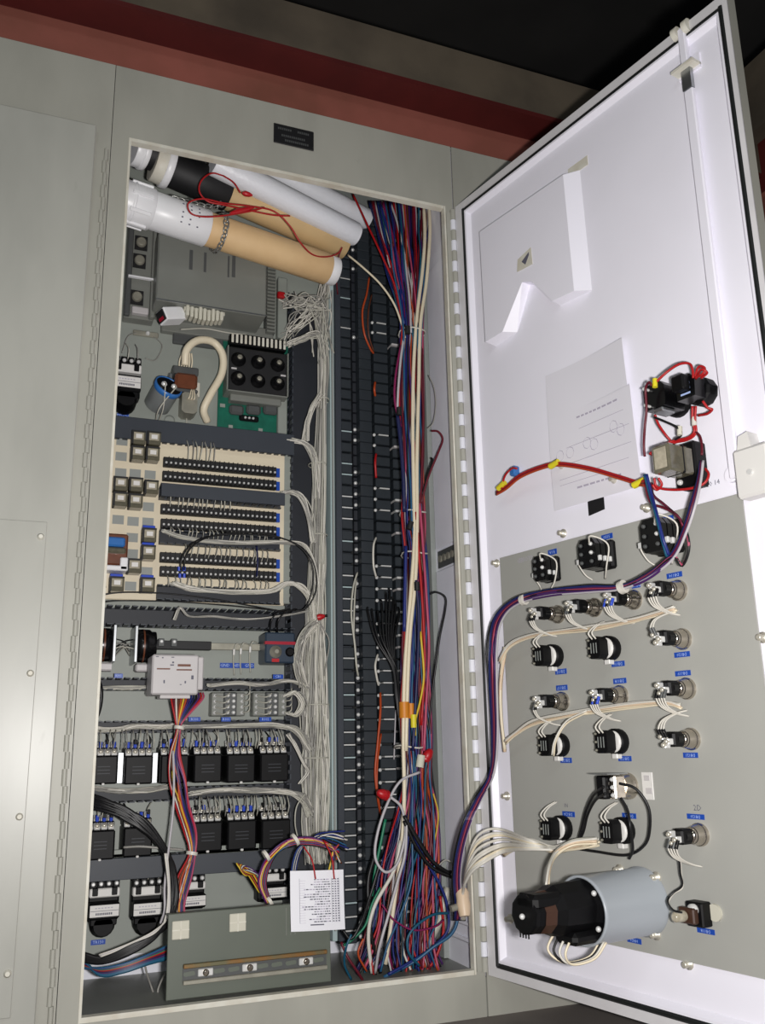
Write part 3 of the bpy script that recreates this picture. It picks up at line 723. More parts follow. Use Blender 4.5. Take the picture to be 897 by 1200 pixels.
# ------------------------------------------------------------------ middle row
def rheostat(label, pf, ps, side):
    t, M = dev('rheostat', label, 'rheostat', pf[0], pf[1], .06, 'rheostats on upright plates')
    MB().cbox(-.003, .003, -.085, 0, -.036, .036, 'steel', .001).build('mounting_plate', t)
    s_ = side
    MB().lathe([(.030, .004), (.033, .006), (.033, .030), (.029, .034), (.029, .042)], (0, -.045, 0), (s_, 0, 0), 'black_gloss', 22).build('body', t)
    MB().lathe([(.0335, .016), (.0335, .019)], (0, -.045, 0), (s_, 0, 0), 'copper_brown', 22).build('band', t)
    for k in range(3): MB().tube([(-s_ * .003, -.05 - k * .01, .012 - k * .01), (-s_ * .02, -.06 - k * .005, .006 - k * .006), (-s_ * .035, -.04, -.004 - .008 * k)], .0012, ['wire_black', 'wire_grey', 'wire_dullwhite'][k], 5).build('lead', t)
    MB().cbox(s_ * .004, s_ * .034, -.06, -.03, -.052, -.036, 'offwhite_plastic', .003).build('foot', t)
rheostat('black round rheostat cut by the left frame edge', (133, 755), None, -1)
rheostat('black round rheostat left of the white module', (158, 756), None, 1)
t, M = dev('din_rail', 'dark rail behind the white control module', 'rail', 215, 756, .02)
mb = MB(); pbox(mb, M, (178, 751, 248, 761), 0, .02, 'black_matt', .001); mb.build('rail', t)
for p in ((189, 749), (204, 749)):
    q_ = BK.P(*p, .02) - M.translation; mb = MB(); mb.cbox(q_.x - .006, q_.x + .006, -.026, 0, -.004, .012, 'grey_dark', .001); screws(mb, [(q_.x, -.026, .006)], .004, .003); mb.build('clamp', t)
t, M = dev('control_module', 'off white control module with rainbow wires hanging out below', 'control module', 207, 792, .13)
mb = MB(); bx = pbox(mb, M, (178, 767, 233, 814), .08, .15, 'offwhite_plastic', .003); x0, x1, z0, z1 = bx; w_ = x1 - x0; h_ = z1 - z0
mb.build('housing', t)
MB().cbox(x0 + .006, x1 + .004, -.08, -.005, z0 + .006, z1 - .004, 'offwhite_plastic', .003).build('rear_block', t)
MB().cbox(x1, x1 + .012, -.135, -.03, z0 + .010, z1 - .002, 'offwhite_plastic', .002).build('side_flange', t)
pr = MB()
for (fx, fz, a, b) in ((.1, .62, .28, .035), (.52, .60, .33, .035), (.54, .70, .28, .06), (.4, .92, .06, .02), (.38, .72, .08, .03), (.25, .28, .03, .08), (.7, .28, .03, .06), (.84, .38, .05, .10), (.2, .9, .03, .03), (.07, .93, .06, .02), (.42, .78, .04, .04), (.6, .24, .04, .02)):
    pr.box(x0 + fx * w_, x0 + (fx + a) * w_, -.1508, -.15, z0 + fz * h_, z0 + (fz + b) * h_, 'copper_brown' if a > .2 else 'ink')
pr.build('print', t)
mb = MB(); mb.box(x0 + .02, x1 - .012, -.13, -.09, z0 - .006, z0, 'offwhite_plastic'); mb.build('plug_strip', t)
MOD = (x0, x1, z0, M)
t, M = dev('ground_bar', 'brass grey grounding bar with three looped wires', 'terminal bar', 280, 758, .015)
mb = MB(); pbox(mb, M, (245, 754, 312, 762), .004, .012, 'zinc', .001); mb.build('bar', t)
for (a, b) in ((274, 763), (282, 762), (293, 760)):
    q_ = BK.P(a, b, .02) - M.translation
    MB().tube([(q_.x + .02, -.014, q_.z + .012), (q_.x + .004, -.03, q_.z + .014), (q_.x, -.024, q_.z), (q_.x, -.02, q_.z - .022), (q_.x + .004, -.012, q_.z - .05)], .0014, 'wire_dullwhite', 5).build('looped_wire', t)
    MB().cyl((q_.x, -.024, q_.z + .004), (q_.x, -.022, q_.z - .008), .0026, 'white_plastic', 8).build('sleeve', t)
t, M = dev('circuit_breaker', 'slate blue breaker with a red band and round knob', 'circuit breaker', 328, 759, .06)
mb = MB(); bx = pbox(mb, M, (311, 741, 346, 777), 0, .06, 'breaker_blue', .003); x0, x1, z0, z1 = bx; w_ = x1 - x0; h_ = z1 - z0; mb.build('housing', t)
MB().box(x0 - .0005, x1 + .0005, -.0612, -.05, z0 + h_ * .60, z0 + h_ * .70, 'red_band').build('red_band', t)
MB().lathe([(.013, 0), (.013, .003), (.006, .004), (.006, .012), (.004, .013)], (x0 + w_ * .34, -.06, z0 + h_ * .36), (0, -1, 0), 'zinc', 16).build('knob', t)
MB().lathe([(.010, 0), (.010, .004), (.007, .006)], (x0 + w_ * .82, -.06, z0 + h_ * .36), (0, -1, 0), 'black', 14).build('reset_button', t)
MB().box(x0 + w_ * .22, x0 + w_ * .46, -.0615, -.06, z0 + h_ * .03, z0 + h_ * .14, 'red_plastic').build('red_mark', t)
def blue_label(label, pl, px, py, wpx, hpx, d, text=None, up=True, tilt=0):
    w_, h_ = pl.size(px, py, wpx, hpx, d); w_ = abs(w_)
    M = pl.MP(px, py, d, d)
    t = thing('name_label', label, 'label', M, 'blue embossed labels')
    MB().box(-w_ / 2, w_ / 2, -.0012, 0, -h_ / 2, h_ / 2, 'blue_label').build('tape', t)
    if text: lettering(text, h_ * .82, t, T((0, -.0015, 0)), 'label_ink', up)
    return t
BLK = [(144, 488, 14, 6, .001, 'TD120', 'under the upper left tall relay'), (178, 393, 12, 5, .001, 'R 20', 'above the upper left tall relay'), (278, 780, 40, 6, .001, 'GND   NEU   GND', 'under the three looped ground wires'),
       (326, 793, 12, 5, .052, 'CB1', 'on the duct right below the blue breaker'), (139, 792, 10, 5, .052, 'RH1', 'on the duct below the round rheostats'),
       (265, 843, 11, 5, .052, 'R101', 'on the duct below the left screw relay'), (311, 843, 14, 5, .052, 'R102', 'on the duct below the right screw relay'), (115, 1104, 17, 6, .001, 'TR150', 'under the leftmost tall relay at panel bottom'), (228, 843, 14, 5, .052, 'R100', 'on the duct right of the rainbow wires')]
for (a, b, w_, h_, d_, tx, wh) in BLK: blue_label('small blue label ' + wh, BK, a, b, w_, h_, d_, tx)
def screw_relay(label, px, py):
    t, M = dev('relay_socket', label, 'relay', px, py, .04, 'screw terminal relay sockets')
    w_, h_ = BK.size(px, py, 40, 28, .04)
    MB().cbox(-w_ / 2, w_ / 2, -.03, 0, -h_ / 2, h_ / 2, 'grey_metal', .002).build('base', t)
    MB().cbox(-w_ * .16, w_ * .22, -.04, -.03, -h_ / 2, h_ / 2, 'grey_dark', .002).build('centre_block', t)
    for i in range(4):
        for xx in (-w_ * .4, -w_ * .05, w_ * .12, w_ * .4):
            s_ = MB(); dz = -.03 if abs(xx) > w_ * .3 else -.04
            screws(s_, [(xx, dz, -h_ * .36 + i * h_ * .24)], .004, .004); s_.build('screw_head', t)
        z_ = -h_ * .36 + i * h_ * .24
        MB().tube([(-w_ * .4, -.034, z_), (-w_ * .2, -.055, z_ - .004), (-w_ * .02, -.05, z_ + .004)], .0015, 'wire_dullwhite', 5).build('lead', t)
        MB().tube([(w_ * .4, -.034, z_), (w_ * .55, -.05, z_ + .004), (w_ * .62, -.03, z_ + .03)], .0013, 'wire_dullwhite', 5).build('lead', t)
screw_relay('left of the two grey screw terminal relays under the ground bar', 269, 825)
screw_relay('right of the two grey screw terminal relays, beside the vertical duct', 318, 825)

# ------------------------------------------------------------------ two rows of black contactors
lug = MB().cbox(-.0056, .0056, -.004, 0, -.0075, .0075, 'tin', .001).lathe([(.005, 0), (.005, .003), (.0024, .004)], (0, -.004, 0), (0, -1, 0), 'screw', 8).mesh('screw_terminal')
lug2 = MB().cyl((0, -.004, .0), (0, -.006, .014), .0034, 'blue_lug', 8).mesh('blue_ferrule')
def contactor(label, px, py, wpx=35, hpx=52, d=.075, blue=True, wires=True, flash=False, wm='dullwhite'):
    t, M = dev('contactor', label, 'contactor', px, py, d, 'black contactors in two rows')
    w_, h_ = BK.size(px, py, wpx, hpx, d); x = w_ / 2; z = h_ / 2
    MB().cbox(-x, x, -d, 0, -z * .92, z * .42, 'black', .003).build('housing', t)
    MB().cbox(-x * .98, x * .98, -d * .8, 0, z * .42, z * .8, 'black', .002).build('terminal_deck', t)
    for k in range(4):
        xx = -x * .74 + k * x * .49
        o_ = link('screw_terminal', lug, t, M=T((xx, -d * .8, z * .56)) @ Matrix.Rotation(math.radians(-35), 4, 'X'))
        link('screw_terminal', lug, t, M=T((xx, -d * .55, z * .86)) @ Matrix.Rotation(math.radians(-35), 4, 'X'))
        if blue and k in (0, 1, 2, 3): link('blue_ferrule', lug2, t, M=T((xx, -d * .68, z * .72)))
        if wires and random.random() < .85:
            MB().tube([(xx, -d * .7, z * .85), (xx + random.uniform(-.004, .004), -d * .8, z * 1.15), (xx + random.uniform(-.008, .008), -.04, z * 1.5)], .0012, 'wire_' + random.choice([wm, 'grey', wm, 'black']), 5, 5).build('lead', t)
            if random.random() < .6: MB().cbox(xx - .003, xx + .003, -d * .84, -d * .74, z * .95, z * 1.18, random.choice(['black', 'blue_lug', 'black']), .001).build('wire_boot', t)
    for k in range(3): MB().box(-x * .45, x * .45, -d - .0006, -d, -z * (.12 + .16 * k), -z * (.08 + .16 * k), 'duct_dark').build('print', t)
    MB().cbox(-x * .1, x * .1, -d - .003, -d + .003, -z * .96, -z * .86, 'white_plastic', .001).build('latch_tab', t)
    if flash: MB().cbox(x + .001, x + .012, -d * .75, 0, -z * .92, z * .55, 'steel', .001).build('steel_bracket', t)
C1 = ['leftmost black contactor of the upper row', 'second black contactor from the left in the upper row', 'upper row contactor behind the rainbow wire bundle', 'fourth black contactor from the left in the upper row', 'fifth black contactor from the left in the upper row', 'rightmost black contactor of the upper row']
for i, (a, b) in enumerate(((122, 896), (163, 896), (205, 895), (244, 894), (283, 894), (322, 893))): contactor(C1[i], a, b, 33, 50, blue=i < 5, flash=i in (0, 1))
C2 = ['leftmost black contactor of the lower row', 'lower row contactor crossed by the black cable', 'lower row contactor just right of the rainbow bundle', 'lower row contactor with the blue bridge, second from right', 'rightmost black contactor of the lower row']
for i, (a, b) in enumerate(((118, 984), (162, 980), (244, 974), (284, 972), (324, 971))): contactor(C2[i], a, b, 34, 52, blue=i in (0, 1, 3), flash=False)
for lb_, p0, p1 in (('pale rail under the left lower contactors', (104, 1003), (186, 1001)), ('pale rail under the middle lower contactors', (226, 998), (304, 996))):
    a = BK.uv(*p0, .06); b = BK.uv(*p1, .06); t = thing('mounting_rail', lb_, 'rail', BK.M((a[0] + b[0]) / 2, 0, (a[1] + b[1]) / 2))
    MB().cbox(-(b[0] - a[0]) / 2, (b[0] - a[0]) / 2, -.06, 0, -.004, .003, 'panel', .001).build('flange', t)
    MB().cbox(-(b[0] - a[0]) / 2, (b[0] - a[0]) / 2, -.06, -.056, -.004, .010, 'panel', .001).build('lip', t)

# ================================================================== TUBES, CABLES, HARNESSES
def roll(label, pL, pR, r, segs, name='mailing_tube', cat='tube', group='long tubes in the top of the cabinet'):
    """tube along the line pL->pR; segs: list of (part name, start, end, radius factor, material)"""
    a = BK.P(*pL); b = BK.P(*pR); t = thing(name, label, cat, T((a + b) / 2 - Vector((0, 0, r))), group); o_ = (a + b) / 2 - Vector((0, 0, r)); d_ = b - a
    for nm, s0, s1, f_, m in segs:
        p0 = a + d_ * s0; L_ = (d_ * (s1 - s0)).length; rr = r * f_
        MB().lathe([(rr * .96, 0), (rr, .002), (rr, L_ - .002), (rr * .96, L_)], p0 - o_, d_, m, 30).build(nm, t)
    return t, o_, a, d_
t, o_, a, d_ = roll('front tan cardboard tube with a white sleeve and capped end', (147, 236, .205), (391, 318, .115), .0365,
    [('tube', .26, .965, 1, 'tan_tube'), ('sleeve', .10, .36, 1.10, 'pvc_white'), ('end_cap', -.045, .11, 1.22, 'pvc_white'), ('cap_rim', .015, .03, 1.27, 'pvc_white'), ('end_stub', .955, 1.01, .93, 'pvc_white')])
MB().cbox(-.010, .010, -.010, .010, -.010, .010, 'pvc_white', .002, T(a - d_ * .045 - o_)).build('cap_square', t)
pr = MB(); dn = d_.normalized(); upv = (Vector((0, 0, 1)) - dn * dn.z).normalized(); outv = dn.cross(upv) * -1
if outv.y > 0: outv = -outv
for i in range(3):
    for k in range(5):
        an = math.radians(-38 + k * 15); nrm = outv * math.cos(an) + upv * math.sin(an)
        c_ = a + d_ * (.225 + i * .036) + nrm * .0404 - o_
        if (i + k) % 4 != 3: pr.cbox(-.0018, .0018, -.001, .001, -.0014, .0014, 'ink', .0004, T(c_) @ nrm.to_track_quat('-Y', 'Z').to_matrix().to_4x4())
pr.build('hand_lettering', t)
for k in range(8):
    an = k * math.pi / 4; nrm = outv * math.cos(an) + upv * math.sin(an)
    MB().cbox(-.004, .004, -.003, .003, -.022, .022, 'pvc_white', .001, T(a + d_ * .05 + nrm * .0455 - o_) @ Matrix((dn.cross(nrm), nrm, dn)).transposed().to_4x4()).build('cap_lug', t)
TUBE_F = (a, d_)
roll('second tube, tan with a black sleeve and white end cap', (192, 194, .185), (404, 288, .10), .035,
    [('tube', .22, 1, 1, 'tan_old'), ('sleeve', .03, .33, 1.12, 'black_matt'), ('end_cap', -.05, .03, 1.22, 'cream_edge'), ('cap_rim', .0, .035, 1.34, 'pvc_white')])
roll('tube at the far left showing only its white end cap', (160, 174, .20), (300, 225, .12), .034,
    [('tube', .06, .5, 1, 'black_matt'), ('end_cap', -.03, .06, 1.12, 'pvc_white'), ('cap_rim', .03, .07, 1.2, 'pvc_white')])
roll('white bubble wrapped roll in front of the other white roll', (250, 190, .22), (418, 276, .13), .029, [('roll', 0, .985, 1, 'bubble'), ('end_fold', .98, 1.0, .9, 'bubble')], 'wrapped_roll', 'roll')
roll('white bubble wrapped roll tucked behind in the top right corner', (310, 195, .12), (432, 258, .06), .026, [('roll', 0, .985, 1, 'bubble'), ('end_fold', .98, 1.0, .9, 'bubble')], 'wrapped_roll', 'roll')
# chain slung around the front tube
ch = thing('chain', 'steel link chain slung around the front tan tube', 'chain', T(TUBE_F[0] + TUBE_F[1] * .42))
lk = MB(); R1, r1 = .0062, .0016
pp = [Vector((R1 * math.cos(i / 12 * 2 * math.pi), 0, (R1 * 1.5) * math.sin(i / 12 * 2 * math.pi))) for i in range(13)]
lk.tube(pp, r1, 'chain', 6, 1, False); lkm = lk.mesh('chain_link')
cc = TUBE_F[0] + TUBE_F[1] * .42; ring = []
for k in range(24):
    an = math.radians(-150 + k * 12.5); ring.append(cc + (outv * math.cos(an) + upv * math.sin(an)) * .0395)
for k in range(6): ring.append(ring[-1] + Vector((.002, .012, .010)))
for k in range(len(ring) - 1):
    tg = (ring[k + 1] - ring[k]).normalized(); q_ = tg.to_track_quat('Z', 'Y').to_matrix().to_4x4() @ Matrix.Rotation((k % 2) * math.pi / 2 + .4, 4, 'Z')
    link('chain_link', lkm, ch, M=T((ring[k] + ring[k + 1]) / 2 - cc) @ q_)
c2 = thing('chain', 'short steel chain running back over the tan tubes', 'chain', BK.MP(215, 240, .2, .2)); o2 = c2.matrix_world.translation
pts = [BK.P(*p) for p in ((200, 232, .19), (214, 236, .19), (230, 240, .185), (246, 243, .18), (262, 238, .17), (274, 228, .16))]; pts = smooth_path(pts, 4)
for k in range(len(pts) - 1):
    tg = (pts[k + 1] - pts[k]).normalized(); q_ = tg.to_track_quat('Z', 'Y').to_matrix().to_4x4() @ Matrix.Rotation((k % 2) * math.pi / 2 + .4, 4, 'Z'); link('chain_link', lkm, c2, M=T((pts[k] + pts[k + 1]) / 2 - BK.MP(215, 240, .2, .2).translation) @ q_)
# red test leads
def wires(name, label, cat, paths, group=None, extra=None, pl=BK):
    """one harness thing, each wire a part; paths: (points px,py,d , radius, material)"""
    p0 = pl.P(*paths[0][0][0]); t = thing(name, label, cat, T(p0), group)
    for pts, r, m in paths:
        MB().tube([pl.P(*p) - p0 for p in pts], r, 'wire_' + m, 6, 6).build('wire', t)
    return t, p0
t, p0 = wires('test_lead', 'red test leads with clips draped over the tubes', 'test lead', [
    ([(262, 206, .23), (248, 203, .24), (236, 212, .25), (234, 225, .25), (244, 236, .25), (262, 240, .25), (290, 246, .24), (320, 252, .235), (340, 253, .235)], .0018, 'red'),
    ([(262, 206, .23), (274, 214, .235), (282, 226, .235)], .0018, 'red'),
    ([(310, 243, .24), (296, 247, .245), (268, 252, .25), (240, 254, .26), (224, 250, .26), (221, 238, .26), (238, 233, .255), (262, 238, .245), (296, 242, .24), (322, 248, .235), (340, 265, .23), (352, 284, .22), (366, 298, .20), (382, 301, .18), (396, 297, .16), (401, 290, .15)], .0018, 'red'),
    ([(401, 290, .15), (396, 305, .13), (394, 322, .10), (396, 345, .07)], .0016, 'maroon')])
for (q0, q1) in (((284, 226, .237), (296, 229, .237)), ((270, 250, .252), (298, 243, .245))):
    A = BK.P(*q0) - p0; B = BK.P(*q1) - p0; L_ = (B - A).length
    MB().lathe([(.0025, 0), (.0062, L_ * .3), (.005, L_ * .7), (.002, L_)], A, B - A, 'red_plastic', 10).build('clip_boot', t)
# ------------------------------------------------------------------ white harness of the vertical duct
def bundle_mesh(mb, pts, n, spread, r, mats, seg=5, wob=.5, ns=5):
    """n wires following pts (x,y,z world minus origin) with individual smooth wander"""
    for i in range(n):
        a = random.uniform(0, 2 * math.pi); q = math.sqrt(random.random()); ox, oy = math.cos(a) * q, math.sin(a) * q; path = []
        for k, p in enumerate(pts):
            s_ = spread[k] if isinstance(spread, (list, tuple)) else spread
            s2 = s_ if not isinstance(s_, tuple) else s_[0]; s3 = s_ if not isinstance(s_, tuple) else s_[1]
            path.append(p + Vector(((ox + random.uniform(-wob, wob)) * s2, (oy + random.uniform(-wob, wob)) * s3, random.uniform(-wob, wob) * s3)))
        mb.tube(path, r, 'wire_' + random.choice(mats), ns, seg, False)
wh = thing('wire_harness', 'thick harness of white wires filling the vertical duct', 'wire bundle', T(BK.P(372, 1000, .03))); wo = BK.P(372, 1000, .03)
mb = MB()
col = [(384, 330), (379, 395), (377, 470), (375, 540), (373, 600), (372, 660), (370, 720), (369, 780), (369, 840), (369, 900), (368, 960), (370, 1010)]
spr = [(.004, .008), (.008, .012), (.010, .014), (.013, .016), (.014, .018), (.016, .018), (.020, .02), (.024, .02), (.026, .02), (.027, .02), (.026, .02), (.024, .02)]
for part in range(5):
    mb = MB(); k0 = [0, 0, 2, 4, 5][part]; k1 = [12, 9, 12, 12, 12][part]
    bundle_mesh(mb, [BK.P(x, y, .036) - wo for x, y in col[k0:k1]], [20, 22, 28, 34, 44][part], spr[k0:k1], .0017, ['dullwhite', 'dullwhite', 'white', 'grey'], 4, .28, 5); mb.build('wire_strands', wh, kind='stuff')
for (x, y, w_) in ((372, 545, 28), (373, 628, 28), (371, 826, 42), (370, 888, 42), (377, 470, 22)):
    sw = BK.size(x, y, w_, 4, .06)[0] * .36; c_ = BK.P(x, y, .036) - wo
    MB().tube([c_ + Vector((math.cos(i / 12 * 2 * math.pi) * sw, math.sin(i / 12 * 2 * math.pi) * .026, 0)) for i in range(13)], .0014, 'wire_dullwhite', 5, 1).build('cable_tie', wh)
# branches leaving the vertical duct for each horizontal duct
def branch(label, pts, n, spread, mats=('dullwhite', 'white', 'grey'), r=.0015, wob=.3, name='wire_branch', cat='wire bundle', group='white wire branches'):
    o_ = BK.P(*pts[len(pts) // 2]); t = thing(name, label, cat, T(o_), group); mb = MB()
    bundle_mesh(mb, [BK.P(*p) - o_ for p in pts], int(n * 2.4), spread * 1.35, r, list(mats), 5, wob * 1.5, 5); mb.build('wire_strands', t, kind='stuff'); return t
branch('white wires leaving the covered duct above the cream board', [(340, 516, .05), (356, 519, .055), (366, 530, .055), (371, 552, .05), (373, 585, .045)], 12, .006)
branch('white wires leaving the second duct of the cream board', [(330, 578, .06), (343, 577, .06), (354, 584, .06), (363, 605, .055), (368, 635, .05)], 9, .005)
branch('white wires running along the third duct of the cream board', [(192, 622, .07), (215, 630, .07), (255, 635, .072), (300, 636, .072), (335, 636, .07), (356, 640, .065), (368, 665, .055), (373, 700, .045)], 14, .005)
branch('white wires running along the lowest duct of the cream board', [(205, 684, .07), (225, 690, .07), (270, 694, .07), (315, 693, .07), (338, 684, .07), (354, 688, .065), (366, 706, .055), (370, 740, .045)], 16, .006)
branch('white wires fanning out beside the green drive board', [(338, 404, .05), (352, 398, .055), (366, 393, .055), (376, 395, .05), (380, 430, .045), (378, 480, .045)], 9, .007)
branch('white wires crossing beside the pale cover strip', [(336, 352, .045), (350, 352, .055), (366, 358, .055), (377, 375, .05), (380, 420, .045)], 9, .011, wob=.8)
branch('white wires crossing below the pale cover strip', [(338, 392, .045), (352, 378, .055), (368, 362, .055), (379, 355, .05), (383, 335, .045)], 7, .011, wob=.8)
branch('white wires bowing past the drive board\'s lower right corner', [(376, 462, .05), (368, 475, .06), (361, 495, .06), (359, 516, .055)], 6, .006)
branch('white wires along the toothed duct to the grey breaker corner', [(205, 726, .06), (212, 712, .07), (222, 722, .07), (250, 722, .066), (290, 726, .066), (330, 722, .066), (362, 716, .06)], 3, .002)
branch('white wires bowing around the slate blue breaker', [(372, 728, .055), (358, 742, .06), (350, 762, .062), (350, 785, .06), (356, 804, .05)], 9, .008)
branch('white wires packed in the duct below the white module', [(108, 806, .035), (150, 806, .04), (178, 805, .04)], 8, .006)
branch('white wires along the duct above the screw terminal relays', [(246, 803, .045), (280, 800, .05), (310, 802, .05), (340, 798, .05), (362, 806, .045)], 9, .005)
branch('white wires packed in the duct above the upper contactors, left', [(104, 852, .045), (130, 855, .05), (160, 851, .05), (190, 852, .05), (203, 850, .05)], 16, .007)
branch('white wires packed in the duct above the upper contactors, right', [(214, 852, .045), (250, 851, .05), (290, 850, .052), (325, 850, .052), (348, 856, .05), (364, 880, .045)], 16, .006)
branch('white wires packed between the contactor rows, right', [(226, 930, .045), (260, 926, .055), (300, 926, .055), (335, 928, .055), (354, 935, .05), (364, 955, .045)], 22, .007)
branch('white wires fanning out between the contactor rows, left', [(110, 924, .045), (140, 927, .055), (170, 926, .055), (198, 922, .05)], 14, .007)
branch('white wires curling from the right screw terminal relay', [(336, 815, .05), (348, 812, .06), (355, 826, .06), (348, 838, .055), (338, 836, .045)], 6, .006)
branch('white wire loop right of the rightmost contactors', [(338, 860, .05), (346, 872, .06), (357, 895, .06), (362, 905, .05), (352, 918, .045)], 3, .003)
cable('single pale wire arching right of the lower contactors', [(358, 930, .06), (348, 945, .07), (346, 965, .07), (350, 985, .06)], .0014, 'wire_dullwhite', 'wire')
# short white wires rising to terminal rows (each a countable drop, grouped by row)
def drops(label, pa, pb, n, dz0, dz1, d, m='dullwhite'):
    a = BK.P(*pa, d); b = BK.P(*pb, d); t = thing('wire_drop', label, 'wires', T(a), 'short wires between ducts and terminal rows')
    for k in range(n):
        x = (b - a) * ((k + random.uniform(.1, .9)) / n); j = random.uniform(-.006, .006)
        MB().tube([x + Vector((j, .005, dz0)), x + Vector((j * .4, -.012, (dz0 + dz1) / 2)), x + Vector((0, 0, dz1))], .0011, 'wire_' + random.choice([m, m, 'grey']), 5, 4).build('wire', t)
drops('short wires dropping to the top terminal row of the board', (218, 524), (254, 527), 7, .018, -.028, .062)
drops('short wires dropping to the third terminal row of the board', (198, 580), (272, 586), 12, .015, -.025, .062)
drops('short wires below the fourth terminal row of the board', (196, 617), (318, 626), 20, .002, -.022, .062)
drops('short wires dropping to the fifth terminal row of the board', (215, 640), (318, 648), 16, .008, -.022, .062)
drops('short curled wires below the lowest terminal row', (196, 676), (318, 682), 20, .004, -.020, .062)
drops('short wires rising to the upper contactor terminals', (108, 868), (338, 866), 34, .02, -.018, .075)
drops('short wires rising to the right lower contactor terminals', (228, 946), (340, 944), 18, .02, -.018, .075)
# black wires around the cream board
cable('upper black wire looping from the cream board to the duct', [(212, 668, .08), (213, 655, .085), (222, 640, .085), (240, 630, .08), (275, 626, .08), (315, 628, .08), (340, 634, .08), (358, 645, .075), (369, 664, .07), (371, 690, .07), (360, 712, .065), (345, 716, .06)], .0017, 'wire_black', 'wire', 'black wires on the cream board')
cable('second black wire close beside the looping black wire', [(216, 668, .08), (217, 655, .088), (226, 640, .088), (246, 629, .083), (280, 624, .083), (318, 627, .083), (350, 640, .08), (366, 662, .075), (366, 690, .07), (356, 714, .065), (335, 716, .06)], .0016, 'wire_black', 'wire', 'black wires on the cream board')
cable('long black wire under the relay board from the left edge', [(112, 704, .06), (122, 697, .07), (150, 694, .07), (200, 696, .068), (250, 702, .068), (300, 711, .065), (330, 716, .06), (352, 716, .06)], .0016, 'wire_black', 'wire', 'black wires on the cream board')
cable('lower black wire along the bottom edge of the cream board', [(112, 707, .06), (140, 704, .07), (200, 705, .068), (260, 709, .068), (310, 714, .062), (342, 718, .06)], .0014, 'wire_black', 'wire', 'black wires on the cream board')
cable('black wire dropping left into the breaker top', [(340, 714, .06), (325, 718, .07), (318, 728, .07), (316, 741, .05)], .002, 'wire_black', 'wire', 'black wires into the breaker')
cable('black wire dropping right into the breaker top', [(348, 714, .06), (334, 718, .072), (326, 728, .072), (325, 741, .05)], .002, 'wire_black', 'wire', 'black wires into the breaker')
cable('blue wire drop across the lower terminal rows', [(301, 640, .07), (302, 652, .08), (302, 664, .08), (301, 676, .07)], .0018, 'wire_navy', 'wire')
for k, (a, b) in enumerate(((210, 664), (216, 664), (211, 672), (216, 672))): tag(MB().cyl(BK.P(a, b, .072), BK.P(a, b + 5, .07), .0032, 'blue_lug', 8).build('wire_ferrule'), ['upper left blue crimp ferrule on the black wires of the board', 'upper right blue crimp ferrule on the black wires of the board', 'lower left blue crimp ferrule on the black wires of the board', 'lower right blue crimp ferrule on the black wires of the board'][k], 'ferrule', 'blue ferrules on the board')
cable('thick black cable along the left frame beside the relay board', [(120, 596, .09), (117, 606, .10), (119, 616, .10), (116, 630, .095), (118, 645, .09), (114, 665, .08), (117, 680, .07)], .003, 'wire_black')
cable('black cable bending along the left frame below the rheostats', [(114, 795, .06), (118, 806, .08), (118, 822, .08), (114, 838, .08), (106, 850, .07)], .0045, 'wire_black')
tw = thing('wire_nut', 'red wire nut at the side of the white harness', 'wire nut', BK.MP(375, 723, .075, .075)); MB().lathe([(.006, -.006), (.0075, 0), (.005, .008), (.002, .012)], (0, 0, 0), (.9, -.2, .2), 'red_plastic', 10).build('cap', tw)
MB().cyl((.01, -.002, .002), (.016, -.003, .003), .003, 'black', 8).build('tip', tw)
cable('grey wire hanging from the red wire nut', [(373, 724, .075), (380, 738, .07), (386, 752, .07), (383, 775, .065), (380, 792, .05)], .0013, 'wire_grey', 'wire')

# ------------------------------------------------------------------ rainbow wires of the control module
RB = ['red', 'maroon', 'white', 'brown', 'orange', 'yellow', 'orange', 'purple', 'blue', 'navy', 'black', 'purple', 'red', 'pink']
t0 = BK.P(210, 815, .13); t = thing('wire_harness', 'rainbow coloured wires dropping from the white control module', 'wire bundle', T(t0))
for k, c_ in enumerate(RB):
    f = k / (len(RB) - 1); x0_ = 202 + 36 * f; j = (f - .5)
    pts = [(x0_, 812, .11), (x0_ - 1, 822 - 4 * abs(j), .12), (206 + 8 * f, 846, .125), (207 + 4 * f, 858, .12), (200 + 10 * f + random.uniform(-2, 2), 885, .13), (201 + 14 * f + random.uniform(-4, 4), 915, .135), (206 + 16 * f, 945, .13), (216 + 14 * f, 975, .12), (222 + 7 * f, 1000, .12), (214 + 10 * f + (0 if k % 3 else -6), 1030, .13), (206 + 10 * f, 1062, .14), (206 + 14 * f, 1085, .15)]
    MB().tube([BK.P(*p) - t0 for p in pts], .0019, 'wire_' + c_, 6, 6).build('wire', t)
for q_ in ((210, 853, .122, .010), (225, 1000, .12, .011)):
    c_ = BK.P(*q_[:3]) - t0; MB().lathe([(q_[3], -.003), (q_[3], .003)], c_, (.2, .1, 1), 'wire_white', 14).build('cable_tie', t)
t0 = BK.P(360, 990, .2); t = thing('wire_harness', 'rainbow wire arch with frayed loose ends above the white list', 'wire bundle', T(t0))
RB2 = ['purple', 'magenta', 'red', 'white', 'orange', 'yellow', 'yellow', 'blue', 'purple', 'brown', 'orange', 'blue', 'cyan', 'maroon', 'pink', 'black']
